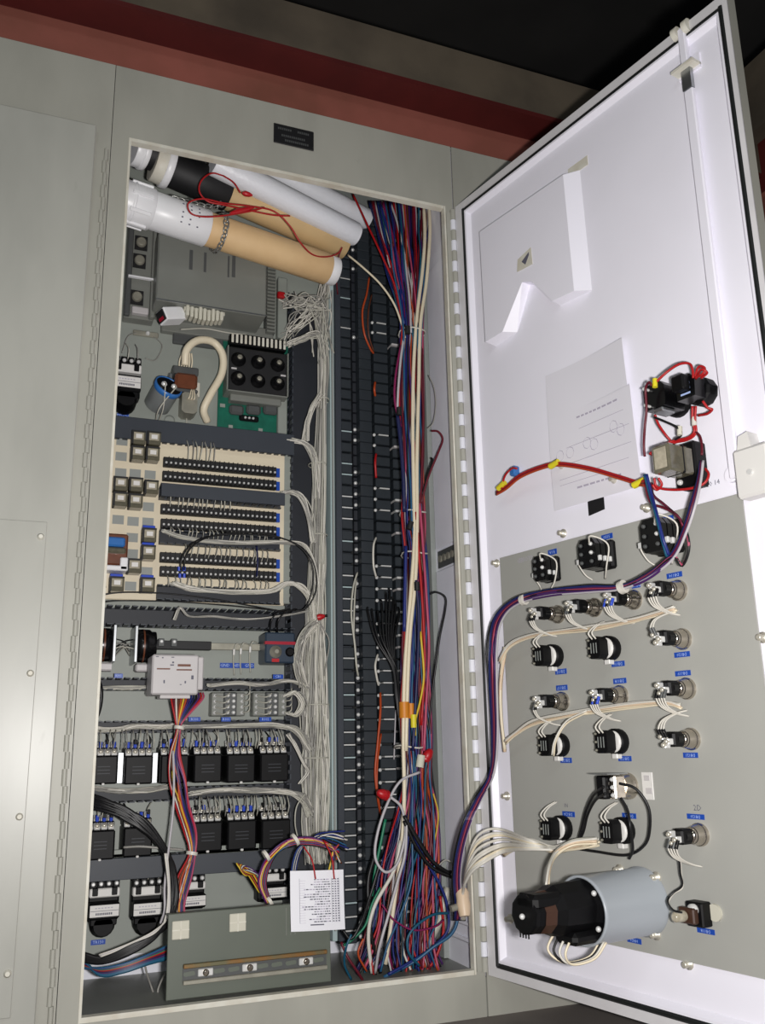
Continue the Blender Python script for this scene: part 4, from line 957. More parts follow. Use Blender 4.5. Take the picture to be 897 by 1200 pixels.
for k, c_ in enumerate(RB2):
    f = k / (len(RB2) - 1); j = random.uniform(-2, 2)
    ex, ey = random.choice([(398, 1003), (402, 998), (396, 1012), (386, 1018), (400, 990), (393, 1008)]); ex += random.uniform(-6, 6); ey += random.uniform(-6, 6)
    pts = [(312 + 6 * f, 1058, .2), (303 + 9 * f, 1036, .205), (307 + 9 * f, 1016, .21), (318 + 8 * f, 1000 + j, .22), (336 + 6 * f, 985 + 6 * f, .225), (358, 981 + 9 * f, .22), (376 + j, 984 + 8 * f, .22), (390, 992 + 6 * f, .22), (ex, ey, .22)]
    MB().tube([BK.P(*p) - t0 for p in pts], .0017, 'wire_' + c_, 6, 6).build('wire', t)
for k in range(9):
    f = k / 8; pts = [(300 + 12 * f, 1022 + 8 * f, .2), (288 + 6 * f, 1026 - 6 * f, .21), (280 + 4 * f, 1016 + 4 * f, .21), (278 + 10 * f, 1012 + 3 * f, .205), (290 + 12 * f, 1024, .2), (304 + 8 * f, 1046, .195)]
    MB().tube([BK.P(*p) - t0 for p in pts], .0013, 'wire_' + ['yellow', 'brown', 'orange', 'black', 'yellow', 'red', 'green', 'white', 'purple'][k], 5, 6).build('wire', t)
for k in range(10):
    f = k / 9; pts = [(345 + 6 * f, 1062, .19), (341 + 5 * f, 1035, .2), (344 + 5 * f, 1008, .205), (352 + 4 * f, 992, .21), (372, 984 - 6 * f, .21), (388, 978 - 3 * f + (k % 3) * 5, .21), (404 + random.uniform(-6, 6), 984 - 10 * f + (k % 3) * 8, .21)]
    MB().tube([BK.P(*p) - t0 for p in pts], .0016, 'wire_' + ['blue', 'cyan', 'black', 'white', 'black', 'blue', 'black', 'white', 'black', 'blue'][k], 5, 6).build('wire', t)
for q_ in ((312, 1003, .215, .011), (346, 984, .222, .012), (316, 1056, .2, .009)):
    c_ = BK.P(*q_[:3]) - t0; MB().lathe([(q_[3], -.003), (q_[3], .003)], c_, (.8, 0, .5), 'wire_white', 14).build('cable_tie', t)
# ------------------------------------------------------------------ black cables at the lower left
t0 = BK.P(150, 960, .15); t = thing('wire_harness', 'thick bundle of black cables sweeping down the lower left', 'wire bundle', T(t0))
for k in range(12):
    f = k / 11; j = [random.uniform(-3, 3) for _ in range(10)]
    pts = [(100, 930 + 16 * f, .12), (122 + j[0], 936 + 14 * f, .14), (146, 946 + 14 * f + j[1], .15), (170 - 5 * f, 962 + 10 * f + j[2], .155), (190 - 6 * f, 988 + j[3], .15), (204 - 7 * f + j[4] * .4, 1015, .14), (207 - 8 * f + j[5] * .4, 1050, .14), (200 - 8 * f, 1078 + j[6], .15), (182 - 4 * f, 1096 + 3 * f + j[7], .16), (150, 1112 + 6 * f + j[8], .16), (120, 1122 + 6 * f, .15), (99, 1118 + 8 * f, .14)]
    MB().tube([BK.P(*p) - t0 for p in pts], .0036, 'wire_black', 6, 6).build('wire', t)
for k in range(5):
    f = k / 4; pts = [(196 - 4 * f, 1000, .165), (199 - 3 * f, 1040, .165), (197 - 4 * f, 1074, .17), (182, 1090 + 4 * f, .178), (160 - 6 * f, 1102 + 4 * f, .178), (136 - 4 * f, 1112 + 5 * f, .176), (116 + 3 * f, 1119 + 3 * f, .17)]
    MB().tube([BK.P(*p) - t0 for p in pts], .0014, 'wire_' + ['white', 'fog', 'white', 'white', 'black'][k], 5, 6).build('wire', t)
t0 = BK.P(150, 1130, .15); t = thing('wire_harness', 'teal, blue and red cables under the black bundle, lower left', 'wire bundle', T(t0))
for k, c_ in enumerate(['teal', 'cyan', 'teal', 'purple', 'navy', 'maroon', 'red', 'green', 'purple', 'cyan']):
    f = k / 9; pts = [(97, 1124 + 10 * f, .13), (118, 1140 - 8 * f + 3, .15), (145, 1139 - 9 * f, .16), (172, 1130 - 10 * f, .16), (196, 1120 - 14 * f + 3, .15), (215, 1112 - 14 * f, .14)]
    MB().tube([BK.P(*p) - t0 for p in pts], .0028, 'wire_' + c_, 6, 6).build('wire', t)
cable('long pale wire hanging in front of the lower contactors', [(203, 880, .14), (204, 910, .15), (203, 950, .15), (199, 985, .15), (196, 1010, .15), (193, 1040, .16), (193, 1066, .165), (188, 1082, .16)], .0022, 'wire_fog', 'wire')
cable('single grey wire crossing the lower contactor rail', [(145, 993, .11), (165, 992, .12), (190, 994, .125), (215, 996, .12)], .0022, 'wire_grey', 'wire')
cable('left grey wire standing on the cabinet floor', [(168, 1122, .12), (172, 1140, .11), (178, 1158, .10), (183, 1172, .12)], .0018, 'wire_grey', 'wire', 'grey wires on the cabinet floor')
cable('right grey wire standing on the cabinet floor', [(194, 1140, .12), (188, 1152, .11), (185, 1162, .11), (187, 1173, .12)], .0018, 'wire_grey', 'wire', 'grey wires on the cabinet floor')
# ------------------------------------------------------------------ loose plate with rail
x0, z1 = FR.uv(198, 1070, -.03); x1, z0 = FR.uv(388, 1157, -.03); xb_, zb_ = FR.uv(200, 1182, -.03); 
zt_ = (FR.uv(198, 1071, -.03)[1] + FR.uv(338, 1061, -.03)[1]) / 2
lp_ = thing('loose_plate', 'loose grey mounting plate leaning in the cabinet\'s bottom opening', 'plate', T((x0, .028, .006)))
tilt = Matrix.Rotation(math.radians(-3), 4, 'X')
W_ = x1 - x0; H2 = zt_ - .006
MB().cbox(0, W_, 0, .003, 0, H2, 'grey_loose', .001, tilt).build('sheet', lp_)
MB().cbox(0, W_, .003, .02, H2 - .003, H2, 'grey_loose', .001, tilt).build('top_flange', lp_)
for k in range(3): MB().box(W_ * .715 + k * .008, W_ * .715 + k * .008 + .0012, -.0008, 0, H2 * .62, H2 - .006, 'grey_metal', tilt).build('rib', lp_)
for (a, b) in ((212, 1090), (279, 1081)):
    sx_, sz_ = FR.uv(a, b, -.03); sx_ -= x0; sz_ -= .006
    ad = MB().cbox(sx_ - .0145, sx_ + .0145, -.004, 0, sz_ - .0145, sz_ + .0145, 'foam', .001, tilt)
    ao = ad.build('adhesive_pad', lp_)
    MB().box(sx_ - .0145, sx_ + .0145, -.0045, -.004, sz_ - .0008, sz_ + .0008, 'cream_edge', tilt).box(sx_ - .0008, sx_ + .0008, -.0045, -.004, sz_ - .0145, sz_ + .0145, 'cream_edge', tilt).build('pad_groove', ao)
ra = FR.uv(214, 1141, -.03); rb_ = FR.uv(382, 1124, -.03); zr = (ra[1] + rb_[1]) / 2 - .006; xa_ = ra[0] - x0; xb2 = rb_[0] - x0
MB().box(xa_, xb2, -.003, 0, zr - .013, zr + .013, 'grey_dark', tilt).build('rail_base', lp_)
MB().cbox(xa_, xb2, -.010, -.002, zr + .009, zr + .016, 'rust', .001, tilt).build('rail_edge', lp_)
MB().cbox(xa_, xb2, -.010, -.002, zr - .016, zr - .009, 'zinc', .001, tilt).build('rail_edge', lp_)
nsl = 10
for k in range(nsl):
    xx = xa_ + (xb2 - xa_) * (k + .5) / nsl
    if k in (1, 4, 8): continue
    MB().prism([(xx - .008 + .004 * math.cos(q) + (.012 if math.cos(q) > 0 else 0), zr + .004 * math.sin(q)) for q in [i * math.pi / 4 for i in range(8)]], -.0036, -.003, 'grey_loose', tilt).build('slot', lp_)
for k in (1, 4, 8):
    xx = xa_ + (xb2 - xa_) * (k + .5) / nsl
    sm = MB().cbox(xx - .013, xx + .013, -.006, -.003, zr - .006, zr + .006, 'tin', .003, tilt)
    sm.lathe([(.0055, 0), (.0055, .003), (.003, .004)], tilt @ Vector((xx, -.006, zr)), (0, -1, 0), 'chrome', 12); sm.build('clamp_screw', lp_)
# hanging list
xx0, zz1 = FR.uv(338, 1022, -.018); xx1, _ = FR.uv(400, 1050, -.018); _, zz0 = FR.uv(345, 1092, -.018)
li = thing('paper_list', 'white laminated parts list hanging above the loose plate', 'paper', T(((xx0 + xx1) / 2, .018, zz0)))
W2 = (xx1 - xx0); H3 = zz1 - zz0; Qr = Matrix.Rotation(math.radians(2), 4, 'Y')
cv = MB(True); vs2 = []; nx, nz = 6, 6
for j in range(nz + 1):
    for i in range(nx + 1):
        u_, v_ = i / nx, j / nz; vs2.append(Qr @ Vector(((u_ - .5) * W2 + .004 * (1 - v_), -.005 * math.sin(u_ * 2.4) - .006 * (1 - v_) ** 2, v_ * H3)))
nb = len(vs2); vs3 = [v + Vector((0, .0006, 0)) for v in vs2]
fs = []
for j in range(nz):
    for i in range(nx):
        a = j * (nx + 1) + i; fs += [(a, a + 1, a + nx + 2, a + nx + 1), (nb + a, nb + a + nx + 1, nb + a + nx + 2, nb + a + 1)]
bd_ = [i for i in range(nx + 1)] + [(j + 1) * (nx + 1) - 1 for j in range(1, nz + 1)] + [nz * (nx + 1) + i for i in range(nx - 1, -1, -1)] + [j * (nx + 1) for j in range(nz - 1, 0, -1)]
ff = [f for f in fs if f[0] < nb]; fb = [tuple(i - nb for i in f) for f in fs if f[0] >= nb]
cv.add(vs2, ff, 'paper', True); cv.add(vs3, fb, 'paper', True)
for k in range(len(bd_)): a, b = bd_[k], bd_[(k + 1) % len(bd_)]; cv.add([vs2[a], vs2[b], vs3[b], vs3[a]], [(0, 1, 2, 3)], 'paper')
cv.build('sheet', li)
ip = MB(True)
def onp(u_, v_, o_=.0008): return Qr @ Vector(((u_ - .5) * W2 + .004 * (1 - v_), -.005 * math.sin(u_ * 2.4) - .006 * (1 - v_) ** 2 - o_, v_ * H3))
def quadp(u0, u1, v0, v1, m): ip.add([onp(u0, v0), onp(u1, v0), onp(u1, v1), onp(u0, v1)], [(0, 1, 2, 3)], m)
for k in range(18):
    v = .13 + k * .041
    quadp(.16, .90, v, v + .004, 'ink_soft'); x = .2 + random.random() * .3
    while x < .72: l_ = random.uniform(.02, .06); quadp(x, min(.74, x + l_), v + .010, v + .028, 'ink' if random.random() < .6 else 'ink_soft'); x += l_ + .012
    for x in (.77, .82, .87): quadp(x, x + .03, v + .010, v + .028, 'ink')
quadp(.16, .165, .13, .87, 'ink'); quadp(.755, .76, .13, .87, 'ink'); quadp(.9, .905, .13, .87, 'ink'); quadp(.35, .6, .09, .11, 'ink')
ip.build('print', li, kind='stuff')
for (a, b, c_) in ((356, 992, 370), (380, 985, 392)):
    A = FR.P(a, b, -.03) - Vector(((xx0 + xx1) / 2, .018, zz0)); B = FR.P(c_, 1030, -.006) - Vector(((xx0 + xx1) / 2, .018, zz0))
    MB().tube([A, (A + B) / 2 + Vector((.004, -.002, .004)), B], .0014, 'wire_red').build('hanging_wire', li)

# ------------------------------------------------------------------ the big coloured wire bundle in front of the terminal strips
t0 = BK.P(484, 700, .14); t = thing('wire_harness', 'tall coloured main wire bundle running down the right side', 'wire bundle', T(t0)); MAIN = t
ST = [(236, 432, 506, .10), (268, 440, 504, .12), (310, 452, 500, .14), (350, 464, 497, .15), (378, 469, 496, .155), (420, 468, 496, .15), (470, 468, 497, .15), (530, 470, 497, .15), (570, 472, 497, .15), (610, 471, 499, .15), (650, 474, 500, .15), (700, 473, 503, .15), (760, 471, 503, .15), (820, 470, 505, .15), (870, 471, 507, .15), (905, 473, 506, .15)]
BT = [(945, 466, 512), (985, 456, 518), (1030, 444, 516), (1075, 434, 512), (1110, 426, 510), (1138, 418, 520)]
COLS = ['blue', 'navy', 'purple', 'maroon', 'red', 'magenta', 'fog', 'black', 'blue', 'teal', 'navy', 'purple', 'maroon', 'white', 'orange', 'pink', 'cyan', 'brown', 'black', 'purple']
NW = 62
for k in range(NW):
    f0 = (k + .5) / NW; f = f0; pts = []
    dj = random.uniform(-.035, .03)
    for i, (y, xa_, xb_, d_) in enumerate(ST):
        f = min(1, max(0, f + random.uniform(-.16, .16) * (0 if i < 2 else 1) * .8)); f = f * .85 + f0 * .15
        pts.append((xa_ + (xb_ - xa_) * f, y + random.uniform(-8, 8) * (i > 0), max(.085, d_ + dj + random.uniform(-.006, .006))))
    for i, (y, xa_, xb_) in enumerate(BT):
        f = min(1, max(0, f + random.uniform(-.10, .10)))
        pts.append((xa_ + (xb_ - xa_) * f, y + random.uniform(-6, 6), .14 + dj + .006 * i + random.uniform(-.006, .006)))
    c_ = COLS[k % len(COLS)]
    MB().tube([BK.P(*p) - t0 for p in pts], random.choice([.0019, .0022, .0026]), 'wire_' + c_, 6, 4).build('wire', t)
SP = [
    ([(497, 242, .15), (498, 280, .165), (495, 320, .175), (489, 370, .185), (485, 430, .185), (484, 500, .185), (485, 570, .185), (486, 630, .185), (482, 690, .185), (477, 750, .185), (474, 800, .185), (473, 870, .185), (474, 930, .185), (471, 990, .18), (462, 1060, .18), (452, 1130, .18)], .0042, 'cream'),
    ([(503, 242, .15), (504, 275, .165), (500, 330, .178), (493, 380, .188), (491, 450, .188), (489, 540, .188), (489, 620, .19), (487, 680, .19), (481, 740, .19), (478, 800, .19), (476, 880, .19)], .0042, 'cream'),
    ([(414, 228, .10), (430, 262, .13), (448, 300, .15), (464, 338, .165), (472, 380, .17)], .0026, 'red'),
    ([(449, 238, .12), (460, 275, .14), (470, 320, .16), (476, 372, .175)], .0032, 'magenta'),
    ([(446, 240, .12), (458, 282, .135), (468, 330, .155), (474, 380, .17)], .0032, 'blue'),
    ([(458, 238, .12), (466, 262, .14), (474, 300, .16), (480, 350, .175), (482, 390, .18)], .0026, 'fog'),
    ([(408, 299, .11), (425, 313, .14), (446, 333, .155), (462, 356, .165), (471, 380, .17), (475, 396, .175)], .0025, 'cream'),
    ([(474, 392, .18), (470, 420, .185), (467, 455, .185), (466, 480, .18)], .0028, 'fog'),
    ([(470, 405, .175), (464, 440, .18), (463, 470, .18), (470, 500, .175)], .0026, 'magenta'),
    ([(466, 485, .18), (470, 520, .185), (473, 560, .185), (474, 600, .18)], .0045, 'navy'),
    ([(488, 400, .18), (496, 470, .185), (495, 540, .185), (492, 600, .185), (488, 660, .185)], .0032, 'maroon'),
    ([(492, 590, .19), (496, 640, .19), (500, 700, .19), (503, 760, .185), (500, 820, .185), (497, 880, .185)], .003, 'pink'),
    ([(488, 600, .19), (492, 660, .192), (496, 720, .192), (498, 780, .19), (494, 850, .19)], .0028, 'red'),
    ([(476, 640, .188), (475, 690, .188), (474, 740, .188)], .0036, 'blue'),
    ([(488, 680, .195), (491, 720, .195), (490, 770, .195), (487, 830, .195), (484, 880, .195)], .0032, 'navy'),
    ([(493, 740, .195), (497, 790, .195), (493, 820, .195), (487, 845, .195), (487, 862, .19)], .0022, 'yellow'),
    ([(508, 930, .17), (514, 955, .17), (510, 985, .165)], .0014, 'yellow'),
    ([(492, 905, .195), (470, 915, .195), (455, 940, .195), (443, 975, .2), (440, 1005, .2), (452, 1022, .205), (466, 1012, .205), (474, 985, .205), (475, 965, .2), (470, 945, .2), (458, 934, .2)], .0028, 'fog'),
    ([(477, 960, .205), (475, 1000, .21), (467, 1030, .215), (456, 1070, .22), (445, 1110, .22), (440, 1140, .2)], .0028, 'fog'),
    ([(477, 968, .20), (486, 985, .20), (500, 1010, .2), (515, 1035, .2), (524, 1060, .2), (525, 1090, .2), (505, 1112, .2), (480, 1128, .2), (455, 1142, .2)], .0028, 'blue'),
    ([(526, 1070, .2), (508, 1072, .21), (488, 1085, .215), (478, 1100, .215), (480, 1118, .215), (492, 1132, .21)], .0026, 'teal'),
    ([(536, 1060, .215), (536, 1080, .215), (528, 1096, .215), (508, 1110, .21), (484, 1128, .2), (450, 1145, .19)], .003, 'cyan'),
    ([(448, 1060, .21), (462, 1078, .215), (485, 1090, .215), (510, 1086, .21), (520, 1078, .2)], .0018, 'magenta'),
    ([(446, 1040, .21), (436, 1060, .21), (428, 1085, .21), (412, 1102, .205), (403, 1108, .2)], .0022, 'green'),
    ([(412, 1095, .21), (406, 1110, .21), (404, 1130, .2), (412, 1148, .19)], .0022, 'teal'),
    ([(402, 1090, .205), (412, 1100, .21), (424, 1080, .21), (434, 1050, .2), (446, 1010, .2)], .003, 'black'),
    ([(426, 1100, .21), (420, 1118, .21), (430, 1138, .2)], .002, 'orange'),
    ([(400, 1104, .19), (408, 1122, .2), (420, 1140, .2), (426, 1150, .19)], .0026, 'maroon'),
    ([(474, 956, .21), (490, 985, .21), (508, 1010, .21), (528, 1024, .21)], .0036, 'black'),
    ([(474, 962, .205), (488, 992, .205), (506, 1016, .205), (530, 1028, .21)], .0036, 'black'),
    ([(480, 965, .205), (495, 990, .205), (515, 1018, .205), (532, 1022, .21)], .0028, 'black'),
    ([(513, 1016, .2), (522, 1008, .205), (530, 1012, .21), (531, 1022, .21)], .0016, 'grey'),
    ([(440, 1000, .17), (432, 1030, .175), (432, 1060, .18), (436, 1100, .18), (446, 1140, .17)], .004, 'black'),
    ([(470, 985, .18), (462, 1020, .185), (440, 1060, .19), (432, 1095, .19), (436, 1140, .18)], .0036, 'white'),
    ([(452, 960, .17), (446, 990, .17), (440, 1020, .17), (436, 1050, .17)], .003, 'green'),
    ([(525, 1040, .15), (515, 1080, .15), (500, 1110, .15), (495, 1140, .15)], .0075, 'dullwhite'),
    ([(516, 1050, .17), (520, 1090, .17), (512, 1120, .17), (500, 1138, .17)], .0028, 'red'),
]
for pts, r, m in SP: MB().tube([BK.P(*p) - t0 for p in pts], r, 'wire_' + m, 7, 6).build('wire', t)
def tape(px, py, d, r, h, m, nm='tape', ax=(0, 0, 1)):
    c_ = BK.P(px, py, d) - t0; MB().lathe([(r, -h), (r, h)], c_, ax, m, 14).build(nm, t)
mat('tape_orange', (206, 128, 30), .5); mat('tape_yellow', (220, 206, 40), .5)
tape(474, 832, .188, .0105, .016, 'tape_orange'); tape(482, 833, .188, .007, .015, 'tape_orange'); tape(485, 845, .196, .006, .013, 'tape_yellow')
for (a, b, r_) in ((483, 391, .03), (484, 602, .028), (486, 650, .028), (480, 875, .03)): 
    c_ = BK.P(a, b, .155) - t0; MB().tube([c_ + Vector((math.cos(i / 14 * 2 * math.pi) * r_, math.sin(i / 14 * 2 * math.pi) * r_ * 1.2, .003 * math.sin(i))) for i in range(15)], .0018, 'wire_white', 5, 1).build('cable_tie', t)
for (a, b, d_, ax) in ((478, 387, .2, (0, 0, 1)), (468, 482, .19, (0, 0, 1)), (489, 687, .2, (0, 0, 1)), (481, 616, .2, (.3, 0, 1))): tape(a, b, d_, .006, .009, 'black_matt', 'tape', ax)
tape(493, 892, .2, .008, .012, 'foam', 'splice', (.2, 0, 1))
# black heat-shrink tails, jumpers on the terminal strips, wire nuts
t0 = BK.P(455, 740, .11); t = thing('wire_harness', 'fan of short black wires at the middle of the terminal strips', 'wire bundle', T(t0))
for k in range(9):
    sx_, sy_ = [(431, 712), (436, 714), (447, 704), (452, 694), (456, 690), (460, 700), (463, 705), (467, 712), (443, 716)][k]
    MB().tube([BK.P(*p) - t0 for p in [(sx_, sy_, .07), (sx_ + 1, sy_ + 8, .10), (sx_ * .6 + 456 * .4, 750, .12), (460 + k * .5, 782, .13), (464 + k * .5, 815, .14), (468 + k * .3, 845, .145), (470, 870, .15)]], .0026, 'wire_black', 6, 6).build('wire', t)
def jumper(label, pts, r, m): cable(label, pts, r, 'wire_' + m, 'wire', 'jumper wires on the terminal strips', name='jumper_wire')
jumper('white jumper bridging terminals left of the black wires', [(441, 630, .06), (438, 640, .075), (438, 662, .075), (441, 676, .06)], .0024, 'white')
jumper('white jumper bridging terminals below the black wires', [(443, 767, .06), (440, 780, .075), (442, 795, .07), (444, 803, .06)], .0024, 'white')
jumper('longest white jumper on the second terminal column', [(419, 671, .06), (414, 690, .075), (412, 720, .08), (416, 755, .08), (418, 780, .075), (420, 792, .06)], .0022, 'dullwhite')
jumper('shorter white jumper beside the longest one', [(418, 680, .06), (416, 700, .07), (415, 740, .075), (417, 770, .07), (419, 784, .06)], .0018, 'dullwhite')
jumper('orange jumper hanging on the lower terminal columns', [(446, 812, .06), (446, 835, .08), (443, 870, .085), (440, 905, .085), (443, 935, .08), (446, 953, .06)], .0026, 'orange')
jumper('second orange jumper beside the lower orange one', [(447, 860, .06), (443, 890, .08), (442, 920, .085), (445, 945, .075), (447, 955, .06)], .002, 'orange')
jumper('orange jumper hanging high on the terminal columns', [(433, 325, .06), (430, 345, .08), (425, 365, .085), (427, 390, .085), (434, 408, .07), (438, 414, .06)], .0024, 'orange')
jumper('dark red jumper beside the high orange jumper', [(436, 345, .06), (432, 365, .08), (432, 390, .08), (438, 412, .06)], .0018, 'brown')
jumper('short red jumper in the middle of the terminal columns', [(441, 532, .06), (440, 542, .07), (441, 560, .06)], .0028, 'red')
jumper('short brown jumper above the short red one', [(440, 448, .06), (439, 456, .07), (440, 464, .06)], .0028, 'orange')
jumper('thin pale wire hanging beside the white terminal markers', [(464, 832, .06), (463, 860, .075), (462, 890, .07)], .0016, 'fog')
for lb_, a, b, d_, ax in (('red wire nut at the bundle\'s right side', 501, 886, .19, (.5, -.2, .8)), ('red wire nut on the white looped wire', 450, 931, .2, (-.9, -.2, .3))):
    q = thing('wire_nut', lb_, 'wire nut', BK.MP(a, b, d_, d_)); MB().lathe([(.005, -.012), (.0095, -.008), (.010, .004), (.006, .014), (.002, .016)], (0, 0, 0), ax, 'red_plastic', 12).build('cap', q)
    MB().lathe([(.0104, -.008), (.0104, -.005)], (0, 0, 0), ax, 'red_plastic', 12).build('collar', q)
cable('red wire arching out to the right side wall', [(494, 590, .18), (502, 560, .19), (514, 530, .2), (519, 515, .2), (514, 506, .195), (506, 505, .18)], .0024, 'wire_maroon', 'wire', 'stray wires by the side wall')
cable('black stub wire beside the red arching wire', [(495, 580, .18), (502, 555, .185), (507, 540, .185), (506, 537, .18)], .0024, 'wire_black', 'wire', 'stray wires by the side wall')
cable('dark wire hooked over the side wall panel', [(504, 696, .18), (512, 694, .19), (522, 700, .2), (522, 715, .2), (516, 745, .2), (511, 780, .19), (506, 820, .18), (502, 860, .17)], .0022, 'wire_black', 'wire', 'stray wires by the side wall')
cable('thin grey wire bent by the upper side wall', [(503, 440, .18), (509, 455, .185), (511, 475, .185), (508, 495, .18), (502, 502, .17)], .0012, 'wire_grey', 'wire', 'stray wires by the side wall')

# ================================================================== DOOR DEVICES
def ddev(name, label, cat, px, py, group=None, d=PL):
    return thing(name, label, cat, DR.MP(px, py, d, d), group)
plm = MB().lathe([(.0168, 0), (.0168, .004), (.0150, .006), (.0138, .014), (.0118, .020), (.0112, .026), (.0095, .027)], (0, 0, 0), (0, -1, 0), 'chrome', 24).mesh('bezel')
plg = MB().lathe([(.0158, .0042), (.0156, .0058)], (0, 0, 0), (0, -1, 0), 'groove', 24).lathe([(.0122, .0185), (.0122, .0205)], (0, 0, 0), (0, -1, 0), 'groove', 24).mesh('groove_ring')
plb = MB().cbox(-.010, .008, -.050, -.026, -.011, .011, 'black', .003).lathe([(.0094, .026), (.0094, .040)], (0, 0, 0), (0, -1, 0), 'black_gloss', 14).mesh('contact_body')
pll = MB().cbox(-.003, .003, -.062, -.050, -.0045, .0045, 'tin', .001).lathe([(.0036, .060), (.0036, .065), (.002, .066)], (0, 0, 0), (0, -1, 0), 'screw', 8).mesh('terminal')
def pilot(label, px, py, up=False, nw=3):
    t = ddev('pilot_light', label, 'pilot light', px, py, 'chrome backed pilot lights on the door')
    link('bezel', plm, t); link('groove_ring', plg, t); link('contact_body', plb, t)
    for (x, z) in ((-.006, .004), (.004, -.003), (-.002, -.008)): link('terminal', pll, t, M=T((x, 0, z)))
    s_ = 1 if up else -1
    for k in range(nw):
        x = -.006 + k * .005
        MB().tube([(x, -.060, s_ * .002), (x - .001, -.065, s_ * .014), (x * .8 - .001, -.056, s_ * .028), (x * .4 + .004, -.034, s_ * .038), (x * .2 + .012, -.020, s_ * .042)], .0013, 'wire_white', 6, 6).build('lead', t)
        MB().cyl((x, -.061, s_ * .003), (x - .002, -.065, s_ * .015), .0026, random.choice(['black', 'black', 'blue_lug', 'grey_dark']), 8).build('boot', t)
    return t
for lb_, a, b, up, nw in (('leftmost pilot light of the top row on the door plate', 655, 720, 0, 3), ('second pilot light from the left in the top row', 698, 712, 0, 3), ('third pilot light from the left in the top row', 744, 703, 0, 4),
        ('pilot light below the largest cam switch, rightmost of the top row', 796, 692, 0, 4), ('pilot light just below the rightmost one, wired from above', 801, 749, 1, 2),
        ('leftmost pilot light of the middle row', 660, 822, 0, 2), ('middle pilot light of the middle row', 728, 815, 0, 4), ('rightmost pilot light of the middle row', 806, 807, 0, 4),
        ('pilot light below the middle row\'s right one, wired from above', 811, 866, 1, 3), ('lowest pilot light with two characters pencilled above', 821, 978, 0, 4)): pilot(lb_, a, b, bool(up), nw)
def pot(label, px, py):
    t = ddev('selector_switch', label, 'selector switch', px, py, 'round black selector switches on the door')
    MB().lathe([(.020, 0), (.021, .003), (.021, .014), (.018, .016)], (0, 0, 0), (0, -1, 0), 'black', 20).build('bezel', t)
    MB().lathe([(.0175, .0155), (.0175, .0185), (.012, .019)], (0, 0, 0), (0, -1, 0), 'white_plastic', 20).build('ring', t)
    o8 = [(.009, -.012), (.009, .012), (.004, .018), (-.012, .018), (-.017, .012), (-.017, -.012), (-.012, -.018), (.004, -.018)]
    MB().prism(o8, -.040, -.020, 'black').build('contact_block', t)
    for k in range(3): MB().box(-.011 + k * .006, -.0095 + k * .006, -.0405, -.040, -.009, .008, 'grey_blank').build('marking', t)
    for z in (-.013, 0, .013):
        s_ = MB(); screws(s_, [(-.0145, -.040, z)], .0022, .003, 'zinc', 7); s_.build('screw_head', t)
    for k in (-1, 1): MB().tube([(k * .004, -.042, .014), (k * .004 - .002, -.048, .024), (k * .003, -.036, .036), (.004 + k * .002, -.02, .044)], .0014, 'wire_white', 6).build('lead', t)
    MB().cbox(-.006, .006, -.016, -.004, -.027, -.019, 'white_plastic', .001).build('key_tab', t)
for lb_, a, b in (('left black selector switch of the top pair', 652, 769), ('right black selector switch of the top pair', 718, 760), ('left black selector switch of the middle pair', 659, 873), ('right black selector switch of the middle pair', 727, 869), ('left black selector switch of the bottom pair', 662, 970), ('right black selector switch of the bottom pair', 734, 973)): pot(lb_, a, b)
def cam_switch(label, px, py, w_, h_, n):
    t = ddev('cam_switch', label, 'switch', px, py, 'black cam switches in the top row')
    MB().cbox(-w_ / 2, w_ / 2, -.014, 0, -h_ / 2, h_ / 2, 'black', .004).build('base', t)
    for k in range(n):
        y0 = -.014 - k * .012
        o8 = [(x * (1 - .04 * k), z) for x, z in ((w_ * .46, -h_ * .3), (w_ * .46, h_ * .3), (w_ * .3, h_ * .5), (-w_ * .3, h_ * .5), (-w_ * .46, h_ * .3), (-w_ * .46, -h_ * .3), (-w_ * .3, -h_ * .5), (w_ * .3, -h_ * .5))]
        wf = MB().prism(o8, y0 - .011, y0 - .0006, 'black_gloss'); wo_ = wf.build('contact_wafer', t)
        for sx_ in (-1, 1): MB().cbox(sx_ * w_ * .44, sx_ * w_ * .56, y0 - .009, y0 - .003, -h_ * .3, -h_ * .12, 'tin', .001).build('side_terminal', wo_)
    ye = -.014 - n * .012
    for sx_ in (-.24, .24):
        for sz_ in (-.3, 0, .3):
            s_ = MB(); screws(s_, [(sx_ * w_, ye, sz_ * h_)], .0036, .004, 'tin' if (sz_ + sx_) > .2 else 'grey_dark', 8); s_.build('screw_head', t)
    MB().tube([(-w_ * .5, ye + .02, 0), (-w_ * .62, ye + .01, -h_ * .2), (-w_ * .55, ye + .02, -h_ * .6), (-w_ * .4, -.02, -h_ * .8)], .0014, 'wire_white', 6).build('lead', t)
    MB().tube([(w_ * .24, ye - .004, h_ * .3), (w_ * .5, ye - .012, h_ * .5), (w_ * .8, ye + .012, h_ * .2), (w_ * .6, ye + .015, -h_ * .5), (w_ * .2, -.02, -h_ * .85)], .0014, 'wire_white', 6).build('lead', t)
cam_switch('smallest and leftmost of the three cam switches', 650, 668, .040, .046, 2)
cam_switch('middle cam switch with white looped leads', 712, 652, .048, .050, 3)
cam_switch('largest and rightmost of the three cam switches', 788, 631, .052, .054, 3)
